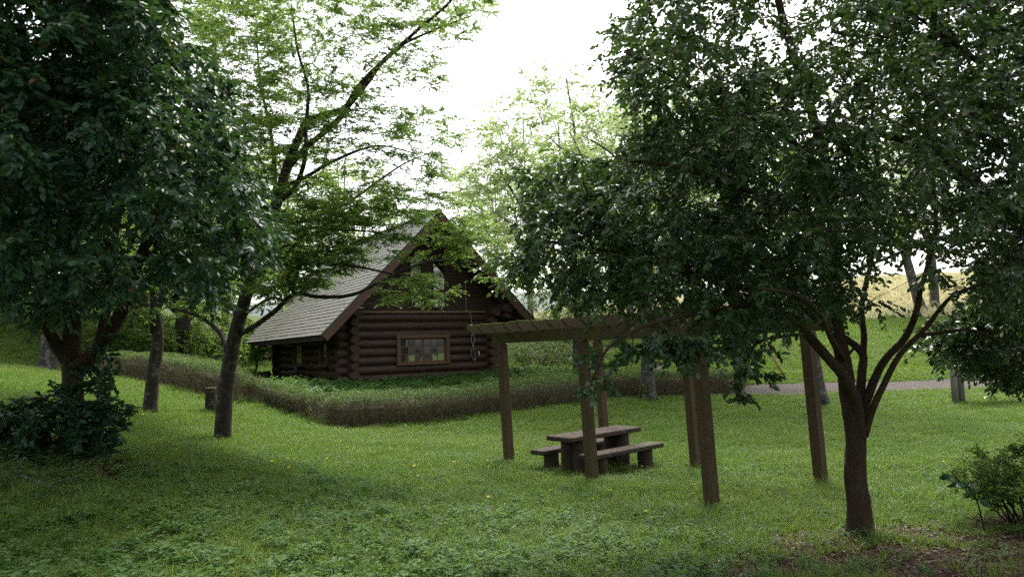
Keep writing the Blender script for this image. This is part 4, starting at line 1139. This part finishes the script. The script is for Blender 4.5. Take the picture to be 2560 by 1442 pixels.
# meter, switch box and cable on the front wall
mb = MB(); mb.box((5.10, -.24, .98), (.20, .05, .34)); mb.build('meter_board', M['frame_wood'], cab)
mb = MB(); mb.tube([(5.16, -.27, 1.02), (5.16, -.36, 1.02)], .09, 14); mb.box((5.16, -.31, .91), (.15, .08, .18), None, None, .01); mb.build('electric_meter', M['plastic_dark'], cab)
mb = MB(); mb.box((5.43, -.22, .98), (.06, .06, .18), None, None, .012); mb.build('socket_box', M['plastic_white'], cab)
for pts in ([(4.98, -.06, 4.0), (4.98, -.06, 2.78), (5.05, -.2, 2.70), (5.10, -.24, 2.4), (5.14, -.24, 1.9), (5.06, -.25, 1.55), (5.16, -.25, 1.2), (5.22, -.26, .85), (5.16, -.28, .70), (5.08, -.28, .80)],
            [(5.12, -.24, 2.1), (5.13, -.24, 1.85), (5.22, -.25, 1.55), (5.15, -.25, 1.3), (5.20, -.26, 1.0), (5.24, -.27, .80), (5.19, -.28, .68)]):
    mb = MB(); mb.tube(smooth_path(pts, 5), .011, 6); mb.build('cable', M['cable'], cab)

# small table with a pot by the cabin's side wall
def cabw(x, y, z=0.0): return np.array([C0[0] + x * ux - y * uy, C0[1] + x * uy + y * ux, .86 + z])
pt = thing('porch_table', 'small dark table standing by the side wall of the cabin', 'table', cabw(-.75, 4.6), YAW)
mb = MB(); mb.box((0, 0, .42), (.5, 1.5, .05), None, None, .01); mb.build('table_top', M['interior'], pt)
for sx in (-1, 1):
    for sy in (-1, 1):
        mb = MB(); mb.box((sx * .2, sy * .65, .19), (.06, .06, .40)); mb.build('leg', M['interior'], pt)
pp = thing('plant_pot', 'teal pot standing on the small dark table', 'pot', cabw(-.78, 4.3, .447), YAW)
mb = MB(); mb.tube([(0, 0, 0), (0, 0, .02), (0, 0, .2), (0, 0, .22)], [.08, .085, .11, .12], 14); mb.build('pot_body', M['pot'], pp)
mb = MB(); mb.tube([(0, 0, .2205), (0, 0, .23)], [.128, .128], 14); mb.build('pot_rim', M['pot'], pp)

# ------------------------------------------------------------------ pergola
U = np.array([ux, uy, 0]); Vv = np.array([-uy, ux, 0])
PG = np.array([2.305, 8.813, 0.0])
per = thing('pergola', 'weathered brown timber pergola standing over the picnic table', 'pergola', PG, YAW)
SP, WD, BB = 2.255, 2.15, 2.09
LEAN = .029
Lx = np.array([-LEAN * ux, LEAN * uy])          # sideways lean in the pergola's own axes
def sh(mb):
    mb.v = [v + np.c_[v[:, 2] * Lx[0], v[:, 2] * Lx[1], v[:, 2] * 0] for v in mb.v]; return mb
for i in range(3):
    for j in range(2):
        mb = MB(); wv = .145
        bx_, by_ = j * WD, i * SP
        g0 = gz(*(PG[:2] + U[:2] * bx_ + Vv[:2] * by_)) - PG[2] - .15
        mb.box((bx_, by_, (g0 + BB) / 2), (wv, wv, BB - g0), None, None, .012); sh(mb)
        mb.build('post', M['post_wood'], per)
y0, y1 = -.45, 2 * SP + .28
for j in range(2):
    xx = j * WD; mb = MB(); hw = .05
    a = [(y0, .18), (y0 + .07, 0), (y1 - .07, 0), (y1, .18)]
    V = [(xx + sgn * hw, y, BB + .002 + z) for sgn in (-1, 1) for (y, z) in a]
    mb.add(V, [(3, 2, 1, 0), (4, 5, 6, 7), (0, 1, 5, 4), (1, 2, 6, 5), (2, 3, 7, 6), (3, 0, 4, 7)]); sh(mb)
    o = mb.build('beam', M['beam_long'] if 'beam_long' in M else M['beam_wood'], per)
nr = 14
for k in range(nr):
    yy = y0 + .06 + (y1 - y0 - .12) * k / (nr - 1) + (rng.random() - .5) * .02
    x0_, x1_ = -.55 + (rng.random() - .5) * .03, WD + .5
    zb = BB + .184; hh_ = .125; mb = MB(); hw = .028
    a = [(x0_, hh_), (x0_, hh_ - .05), (x0_ + .10, 0), (x1_ - .10, 0), (x1_, hh_ - .05), (x1_, hh_)]
    V = [(x, yy + sgn * hw, zb + z) for sgn in (-1, 1) for (x, z) in a]
    mb.add(V, [(0, 1, 2, 3, 4, 5), (11, 10, 9, 8, 7, 6)]); n0 = 0
    mb.f.append(np.array([(i, i + 6, (i + 1) % 6 + 6, (i + 1) % 6) for i in range(6)])); mb.smooth.append(np.full(6, False)); sh(mb)
    mb.build('rafter', M['beam_wood'], per)
for j in range(2):
    for i in range(3):
        for dz in (.05, .13):
            q = np.array([j * WD - .051, i * SP, BB + dz]); mb = MB(); mb.tube([q, q - [.012, 0, 0]], .016, 8); sh(mb); mb.build('bolt', M['metal_edge'], per)
# moss cushions along the top of the left rafter ends
mb = MB()
for k in range(60):
    s_ = rng.random(); yy = y1 - .06 - (rng.random() ** 1.5) * 2.0; kk = round((yy - y0 - .06) / ((y1 - y0 - .12) / (nr - 1)))
    yy = y0 + .06 + (y1 - y0 - .12) * min(kk, nr - 1) / (nr - 1)
    x_ = -.52 + .55 * s_; zt = BB + .184 + .125
    mb.tube([(x_ - .05, yy, zt - .004), (x_ - .02, yy, zt + .010), (x_ + .03, yy, zt + .008), (x_ + .06, yy, zt - .004)], [.010, .024, .022, .008], 6)
sh(mb); tag(mb.build('moss', M['moss'], per), kind='stuff')

# ------------------------------------------------------------------ picnic table and benches
TA = R(42); TC = np.array([1.28, 11.96])
def round_leg(parent, x, y, h, r):
    mb = MB(); a = np.linspace(0, 1, 5)
    mb.tube([(x, y, -.12 + (h + .12) * t_) for t_ in a], r * (1 + .04 * (.5 - a)), 18, True, None, True, .03)
    return mb.build('leg', M['log_leg'], parent)
M['log_leg'] = solid('log_leg', (0.085, 0.058, 0.04), (0.045, 0.033, 0.026), 0.85, 4, (7, 7, 0.6), 0.6, 12, third=((0.07, 0.07, 0.03), 4, 0.55, 0.8))
tz = gz(*TC)
tb = thing('picnic_table', 'chunky brown picnic table on round log legs under the pergola', 'table', (TC[0], TC[1], tz), TA)
for k, yy in enumerate((-.135, .135)):
    mb = MB(); mb.box((0, yy, .635), (1.74, .266, .075), None, None, .012); mb.build('table_plank', M['table_wood'], tb)
for sx in (-1, 1):
    for yy in (-.125, .125): round_leg(tb, sx * .52, yy, .597, .118)
bn = None
for k, sy in enumerate((-1, 1)):
    c = TC + np.array([-math.sin(TA), math.cos(TA)]) * (.48 * sy) + np.array([math.cos(TA), math.sin(TA)]) * (.10 if sy < 0 else 0)
    lab = ['brown plank bench on the near side of the picnic table', 'brown plank bench on the far side of the picnic table'][k]
    if bn is None:
        bn = thing('bench', lab, 'bench', (c[0], c[1], gz(*c)), TA, 'benches at the picnic table')
        mb = MB(); mb.box((0, 0, .375), (1.78, .30, .075), None, None, .012); mb.build('seat', M['table_wood'], bn)
        for sx in (-1, 1): round_leg(bn, sx * .56, 0, .337, .125)
    else:
        c2 = copy_tree(bn); c2.location = (c[0], c[1], gz(*c)); c2['label'] = lab

# ------------------------------------------------------------------ small things
def cut_log(name, label, px, Y, r, h, bark, cat='stump', lean=0.0):
    b0 = P3(px, Y); t0 = thing(name, label, cat, b0)
    mb = MB(); a = np.linspace(0, 1, 6)
    mb.tube([(lean * h * q, 0, -.05 + (h + .05) * q) for q in a], r * (1.12 - .16 * a), 16, False, None, True, .06); mb.build('bark', bark, t0)
    mb = MB(); mb.tube([(lean * h, 0, h - .02), (lean * h, 0, h + .006)], [r * .95, r * .93], 16); mb.build('cut_face', M['cut'], t0)
M['cut'] = solid('cut_face', (0.20, 0.15, 0.10), (0.12, 0.09, 0.065), 0.9, 6, None, .3, 30)
cut_log('tree_stump', 'short cut log post standing upright beside the leaning tree', 527, 15.5, .115, .60, M['bark_dark'])
cut_log('log_stool', 'low cut log stool on bare soil left of the cabin', 668, 34.5, .17, .38, M['bark_dark'], 'stool')
cut_log('log_stool', 'second low log stool closest to the cabin side wall', 655, 35.3, .16, .25, M['bark_dark'], 'stool')

# white marker post
b0 = P3(1301, 29)
bo = thing('marker_post', 'short white marker post right of the cabin corner', 'post', b0)
mb = MB(); mb.tube([(0, 0, -.1), (0, 0, .40), (0, 0, .44)], [.06, .06, .045], 12); mb.build('shaft', M['plastic_white'], bo)
mb = MB(); mb.tube([(0, 0, .4405), (0, 0, .455)], [.05, .03], 12); mb.build('cap', M['plastic_white'], bo)

# small notice beyond the hedge
b0 = P3(1645, 26.6)
sg = thing('notice_sign', 'small white notice with red print above the right hedge', 'sign', b0, R(4))
zs = at(1645, 915, 26.6)[2] - b0[2]
mb = MB(); mb.box((0, .02, zs / 2 - .02), (.035, .035, zs + .26)); mb.build('stake', M['board_post'], sg)
mb = MB(); mb.box((0, -.01, zs), (.27, .012, .28), None, None, .003); pn = mb.build('panel', M['plastic_white'], sg)
mb = MB(); mb.box((-.07, -.018, zs + .02), (.07, .003, .13)); mb.build('red_print', M['sign_red'], sg)
mb = MB(); mb.box((.055, -.018, zs + .075), (.12, .003, .035)); mb.build('red_print', M['sign_red'], sg)
mb = MB()
for q in range(3): mb.box((.055, -.018, zs + .01 - q * .045), (.12, .003, .014))
mb.build('grey_print', M['sign_grey'], sg)

# pale board left of the cabin
b0 = P3(545, 34)
sg = thing('pale_board', 'pale framed board half hidden by the leaning tree trunk', 'sign', b0, R(-6))
zs = at(545, 903, 34)[2] - b0[2]
mb = MB(); mb.box((0, 0, zs), (.62, .03, .38)); mb.build('panel', M['sign_grey'], sg)
mb = MB()
for (c, s) in (((0, -.02, zs + .205), (.68, .05, .03)), ((0, -.02, zs - .205), (.68, .05, .03)), ((-.325, -.02, zs), (.03, .05, .38)), ((.325, -.02, zs), (.03, .05, .38))): mb.box(c, s)
mb.build('frame', M['board_post'], sg)
for sx in (-1, 1):
    mb = MB(); mb.box((sx * .25, .045, zs / 2), (.05, .05, zs + .2)); mb.build('leg', M['board_post'], sg)

# leaning wooden stake by the path
b0 = at(1972, 963, 26.8); b0[2] = gz(b0[0], b0[1]) - .1
tp = at(1918, 866, 26.8)
st = thing('wooden_stake', 'orange wooden stake leaning left on the bank beyond the path', 'stake', b0)
mb = MB(); mb.tube([(0, 0, 0), tp - b0], [.045, .045], 8); mb.build('shaft', M['stake'], st)
mb = MB(); mb.tube([tp - b0, (tp - b0) * 1.015], [.045, .03], 8); mb.build('tip', M['stake'], st)

# utility pole
b0 = P3(1694, 33)
po = thing('utility_pole', 'slim brown utility pole standing behind the right hedge', 'pole', b0, 0)
tp = at(1672, 600, 33) - b0
mb = MB(); mb.tube([(0, 0, -.1), tp * .5, tp, tp * 1.5], [.15, .14, .125, .11], 14); mb.build('shaft', M['pole'], po)
mb = MB(); mb.tube([tp * 1.42 - [.7, 0, 0], tp * 1.42 + [.7, 0, 0]], .045, 8); mb.build('crossarm', M['board_post'], po)
for sx in (-.55, 0.3, .55):
    mb = MB(); q = tp * 1.42 + [sx, 0, .04]; mb.tube([q, q + [0, 0, .1], q + [0, 0, .16]], [.03, .045, .02], 8); mb.build('insulator', M['plastic_white'], po)
mb = MB(); q = at(1690, 935, 33) - b0; mb.tube([q - [0, 0, .1], q + [0, 0, .1]], .155, 14, False); mb.build('band', M['sign_grey'], po)

# notice board at the right
b0 = P3(2378, 19)
nb = thing('notice_board', 'dark notice board between pale round posts at the right', 'notice board', b0, R(-3))
for (x_, h_) in ((0, 1.15), (.17, 1.95), (1.86, 1.2), (2.04, 1.95)):
    mb = MB(); mb.tube([(x_, .02 * (x_ > .1), -.15), (x_, .02 * (x_ > .1), h_ - .02), (x_, .02 * (x_ > .1), h_)], [.085, .08, .06], 16, True, None, True, .03); mb.build('post', M['board_post'], nb)
mb = MB(); mb.box((1.1, .02, 1.30), (1.70, .05, .95), None, None, .01); mb.build('panel', M['board_dark'], nb)
mb = MB(); mb.tube([(.16, -.02, .72), (1.1, -.02, .72), (2.05, -.02, .70)], .075, 12); mb.build('rail', M['board_post'], nb)
mb = MB(); mb.box((1.1, .02, 1.99), (2.3, .5, .05), None, None, .01); mb.build('roof', M['board_dark'], nb)

# fallen branches
def branch(label, pts, r):
    b0 = hit(*pts[0]); t0 = thing('fallen_branch', label, 'branch', b0)
    P = [hit(*q) - b0 + [0, 0, r + .03] for q in pts]
    mb = MB(); mb.tube(smooth_path(P, 4), np.linspace(r, r * .4, (len(P) - 1) * 4 + 1), 8, True, None, True, .2); mb.build('stem', M['bark_lichen'], t0)
    m1 = P[len(P) // 2]
    mb = MB(); mb.tube([m1, m1 + [.08, .10, .03], m1 + [.20, .16, .05]], [r * .5, r * .4, r * .2], 6); mb.build('side_twig', M['bark_lichen'], t0)
branch('thick grey fallen branch lying in the weeds at the left', [(40, 1205), (80, 1218), (120, 1230), (150, 1250), (180, 1258)], .032)
branch('thin pale fallen twig lying in the weeds at the left', [(395, 1236), (420, 1222), (450, 1212)], .006)
branch('thin straw-coloured stalk fallen in the weeds at lower left', [(262, 1390), (280, 1340), (300, 1300)], .006)

# dandelions
DAND = [(680, 1157), (668, 1171), (738, 1161), (720, 1157), (818, 1151), (845, 1157), (885, 1154), (1008, 1147), (1019, 1140), (1037, 1176), (1066, 1146), (1010, 1203), (1045, 1205), (1055, 1229), (1135, 1156), (1145, 1162), (1158, 1175),
        (1163, 1184), (1224, 1183), (1222, 1249), (1219, 1160), (1330, 1102), (1361, 1126), (1376, 1120), (1386, 1115), (1356, 1166), (1354, 1191), (1346, 1223), (1380, 1235), (1517, 1174), (1606, 1167), (1530, 1236),
        (1527, 1248), (1597, 1222), (1617, 1298), (1736, 1220), (1690, 1166), (1835, 1260), (622, 1184), (722, 1188), (600, 1041), (358, 1043), (2360, 1167), (2250, 1162), (512, 1073), (468, 1064), (1483, 1254)]
fm = MB()
for k in range(26):
    a = k * 2.399; rr_ = .004 + .019 * math.sqrt(k / 26.)
    c = np.array([math.cos(a), math.sin(a), 0]); sd = np.array([-math.sin(a), math.cos(a), 0]) * .0045
    fm.add([c * .002 - sd * .3, c * .002 + sd * .3, c * (rr_ + .006) + sd + [0, 0, .012 - rr_ * .35], c * (rr_ + .006) - sd + [0, 0, .012 - rr_ * .35]], [(0, 1, 2, 3)])
flower_me = fm.mesh('flower', M['petal'])
sm_ = MB(); sm_.tube([(0, 0, 0), (.006, .004, .09), (0, 0, .17)], [.003, .0028, .0025], 5); stem_me = sm_.mesh('stem', M['stem'])
ORD = ['first', 'second', 'third', 'fourth', 'fifth', 'sixth', 'seventh', 'eighth', 'ninth', 'tenth', 'eleventh', 'twelfth', 'thirteenth', 'fourteenth', 'fifteenth', 'sixteenth', 'seventeenth', 'eighteenth']
ZONE = [(640, 'near the leaning tree'), (950, 'right of the leaning tree'), (1300, 'in the open grass left of the pergola'), (1760, 'round the picnic table'), (9999, 'right of the front pergola post')]
count = {}
for (px, py) in sorted(DAND):
    q = hit(px, py + 16)
    zn = next(q_ for lim, q_ in ZONE if px < lim); c_ = count.get(zn, 0); count[zn] = c_ + 1
    lab = '%s yellow dandelion from the left %s' % (ORD[c_], zn)
    dn_ = thing('dandelion', lab, 'flower', (q[0], q[1], gz(q[0], q[1])), rng.random() * 6, 'dandelions in the grass')
    hs_ = .6 + .5 * rng.random()
    o = bpy.data.objects.new('stem', stem_me); COL.objects.link(o); o.parent = dn_; o.scale = (1, 1, hs_)
    o = bpy.data.objects.new('flower', flower_me); COL.objects.link(o); o.parent = dn_; o.location = (0, 0, .17 * hs_); o.rotation_euler = ((rng.random() - .5) * .7, (rng.random() - .5) * .7, 0); s_ = .7 + .3 * rng.random(); o.scale = (s_, s_, s_)

# ------------------------------------------------------------------ grass, weeds and fallen leaves
def template(name, mb, mat_):
    return bpy.data.objects.new(name, mb.mesh(name, mat_))

def tuft(seed, n, rad, h, w, splay=.5):
    r = np.random.default_rng(seed); mb = MB()
    for i in range(n):
        a = r.random() * 6.283; q = rad * math.sqrt(r.random())
        b = np.array([math.cos(a) * q, math.sin(a) * q, -.01]); hh_ = h * (.45 + .65 * r.random())
        d = np.array([math.cos(a) + r.normal() * .8, math.sin(a) + r.normal() * .8, 0]) * splay * hh_
        sd = norm(np.array([r.normal(), r.normal(), 0])) * w * (.6 + .6 * r.random())
        m1 = b + d * .35 + [0, 0, hh_ * .62]; tp = b + d + [0, 0, hh_ * (1 - .25 * r.random())]
        mb.add([b - sd, b + sd, m1 + sd * .8, m1 - sd * .8, tp], [(0, 1, 2, 3)], r.random())
        k = mb.n - 5; mb.f.append(np.array([(k + 3, k + 2, k + 4)])); mb.smooth.append(np.array([False]))
    return mb

def weedm(seed, n, h, leaf):
    r = np.random.default_rng(seed); mb = MB()
    for i in range(n):
        a = r.random() * 6.283; q = .07 * math.sqrt(r.random())
        b = np.array([math.cos(a) * q, math.sin(a) * q, 0]); hh_ = h * (.4 + .7 * r.random())
        tp = b + [r.normal() * .02, r.normal() * .02, hh_]
        sd = np.array([.002, 0, 0]); mb.add([b - sd, b + sd, tp], [(0, 1, 2)], .4)
        for k in range(5):
            z = .45 + .55 * k / 4; ph = k * 2.4 + r.random()
            d = np.array([[math.cos(ph), math.sin(ph), .25 - .4 * r.random()]])
            add_leaves(mb, (b + (tp - b) * z)[None], d, np.array([[0, 0, 1.]]) + r.normal(size=(1, 3)) * .25, np.array([leaf * (.6 + .6 * r.random())]), np.array([r.random()]), LEAF6, LEAF6F)
    return mb

def scatter(name, pts, scl, variants, kind='stuff', tilt=.15, label=None):
    n = len(pts); me = bpy.data.meshes.new(name)
    me.vertices.add(n); me.vertices.foreach_set('co', np.asarray(pts, np.float32).ravel())
    rot = np.c_[(rng.random(n) - .5) * 2 * tilt, (rng.random(n) - .5) * 2 * tilt, rng.random(n) * 6.283]
    a = me.attributes.new('rot', 'FLOAT_VECTOR', 'POINT'); a.data.foreach_set('vector', rot.astype(np.float32).ravel())
    a = me.attributes.new('scl', 'FLOAT', 'POINT'); a.data.foreach_set('value', np.asarray(scl, np.float32))
    a = me.attributes.new('idx', 'INT', 'POINT'); a.data.foreach_set('value', rng.integers(0, len(variants), n).astype(np.int32))
    ob = bpy.data.objects.new(name, me); COL.objects.link(ob); ob['kind'] = kind
    nt = bpy.data.node_groups.new(name + '_scatter', 'GeometryNodeTree')
    nt.interface.new_socket('Geometry', in_out='INPUT', socket_type='NodeSocketGeometry')
    nt.interface.new_socket('Geometry', in_out='OUTPUT', socket_type='NodeSocketGeometry')
    gi = nt.nodes.new('NodeGroupInput'); go = nt.nodes.new('NodeGroupOutput')
    io = nt.nodes.new('GeometryNodeInstanceOnPoints'); io.inputs['Pick Instance'].default_value = True
    jn = nt.nodes.new('GeometryNodeJoinGeometry')
    for v in variants:
        oi = nt.nodes.new('GeometryNodeObjectInfo'); oi.inputs['Object'].default_value = v; oi.inputs['As Instance'].default_value = True
        nt.links.new(oi.outputs['Geometry'], jn.inputs[0])
    nt.links.new(gi.outputs[0], io.inputs['Points']); nt.links.new(jn.outputs[0], io.inputs['Instance'])
    for nm, ty, sock in (('rot', 'FLOAT_VECTOR', 'Rotation'), ('scl', 'FLOAT', 'Scale'), ('idx', 'INT', 'Instance Index')):
        na = nt.nodes.new('GeometryNodeInputNamedAttribute'); na.data_type = ty; na.inputs['Name'].default_value = nm
        nt.links.new(na.outputs['Attribute'], io.inputs[sock])
    nt.links.new(io.outputs[0], go.inputs[0])
    md = ob.modifiers.new('scatter', 'NODES'); md.node_group = nt
    return ob

def spots(x0, x1, y0, y1, dens, margin=150):
    n = int((x1 - x0) * (y1 - y0) * dens)
    x = x0 + (x1 - x0) * rng.random(n); y = y0 + (y1 - y0) * rng.random(n)
    z = height(x, y)
    px, py, d = project(np.c_[x, y, z])
    ok = (px > -margin) & (px < 2560 + margin) & (py < 1442 + margin) & (d > 0)
    cx = (x - C0[0]) * ux + (y - C0[1]) * uy; cy = -(x - C0[0]) * uy + (y - C0[1]) * ux
    ok &= ~((cx > -.1) & (cx < XR + .1) & (cy > -.1) & (cy < DEP)) & ~near_path(x, y, 1.45)
    return x[ok], y[ok], z[ok]

def put(name, x, y, z, keep, scl, variants, **k):
    P = np.c_[x, y, z][keep]
    return scatter(name, P, scl[keep], variants, **k)

TUFT = [template('grass_tuft', tuft(i, 26, .085, .105, .0042, .6), M['grass']) for i in range(4)]
TALL = [template('tall_tuft', tuft(20 + i, 16, .06, .19, .0035, .45), M['grass']) for i in range(2)]
FAR = [template('far_tuft', tuft(30 + i, 30, .16, .13, .009, .7), M['grass']) for i in range(3)]
SUNLIT_DRY = [template('sunlit_dry_tuft', tuft(40 + i, 26, .22, .30, .016, .6), M['sunlit_drygrass']) for i in range(2)]
WEED = [template('weed', weedm(50 + i, 5, .15, .062), M['weed']) for i in range(4)]
SMALLW = [template('small_weed', weedm(60 + i, 6, .07, .035), M['weed']) for i in range(3)]

x, y, z = spots(-13, 13, 4, 17, 150)
lw = litter_w(x, y); rn = rng.random(len(x))
patch = fbm(x * .7, y * .7, 31)
put('grass', x, y, z, rn > lw * .93, (.7 + .7 * patch) * (.8 + .4 * rng.random(len(x))), TUFT)
x, y, z = spots(-13, 13, 4, 17, 55)
put('tall_grass', x, y, z, (rng.random(len(x)) > litter_w(x, y)) & (fbm(x * .9, y * .9, 33) > .44), .5 + .7 * rng.random(len(x)), TALL)
x, y, z = spots(-24, 26, 16.5, 30, 36)
put('far_grass', x, y, z, rng.random(len(x)) > 0, .7 + .5 * rng.random(len(x)), FAR)
x, y, z = spots(-26, 40, 26, 48, 12)
put('bank_grass', x, y, z, rng.random(len(x)) > np.clip((y - 44) / 6, 0, 1) * (x > 2), 1.0 + .8 * rng.random(len(x)), FAR)
x, y, z = spots(2, 60, 44, 85, 3)
put('meadow_grass', x, y, z, rng.random(len(x)) > 0, 1.2 + 1.0 * rng.random(len(x)), SUNLIT_DRY)
x, y, z = spots(-8, 4, 4, 12.5, 60)
w = np.clip(1.35 - np.hypot((x + 3.2) / 3.9, (y - 6.4) / 3.4), 0, 1) + .35 * (y < 8.5) * (x < 1.8)
put('leafy_weeds', x, y, z, rng.random(len(x)) < w * (fbm(x * 1.2, y * 1.2, 41) * 1.5 + .05), .5 + .65 * rng.random(len(x)), WEED)
x, y, z = spots(-9, 9, 4, 15, 30)
put('small_weeds', x, y, z, rng.random(len(x)) < (fbm(x * 1.1, y * 1.1, 51) * 1.5 - .2) * (1 - .6 * litter_w(x, y)), .7 + .7 * rng.random(len(x)), SMALLW)
# weeds on the rise between hedge and cabin
x, y, z = spots(-9, 4, 19, 31, 26)
cx = (x - C0[0]) * ux + (y - C0[1]) * uy; cy = -(x - C0[0]) * uy + (y - C0[1]) * ux
put('cabin_weeds', x, y, z, (cy > -7) & (cy < 0) & (cx > -3) & (cx < 9) & (rng.random(len(x)) < .9), 1.4 + 1.4 * rng.random(len(x)), WEED)
# fallen leaves
x, y, z = spots(-7, 9, 4, 13, 420)
lw = litter_w(x, y); k = rng.random(len(x)) < np.clip(lw * 1.1 + .05 * (fbm(x * 1.3, y * 1.3, 77) > .45) + .01, 0, 1)
x, y, z = x[k], y[k], z[k]; n = len(x)
mb = MB(); d = rng.normal(size=(n, 3)) * [1, 1, .18]
add_leaves(mb, np.c_[x, y, z + .012 + .02 * rng.random(n)], d, np.array([0, 0, 1.]) + rng.normal(size=(n, 3)) * .35, .022 + .03 * rng.random(n), rng.random(n) ** 1.3, LEAF6, LEAF6F)
tag(mb.build('fallen_leaves', M['litter']), kind='stuff')
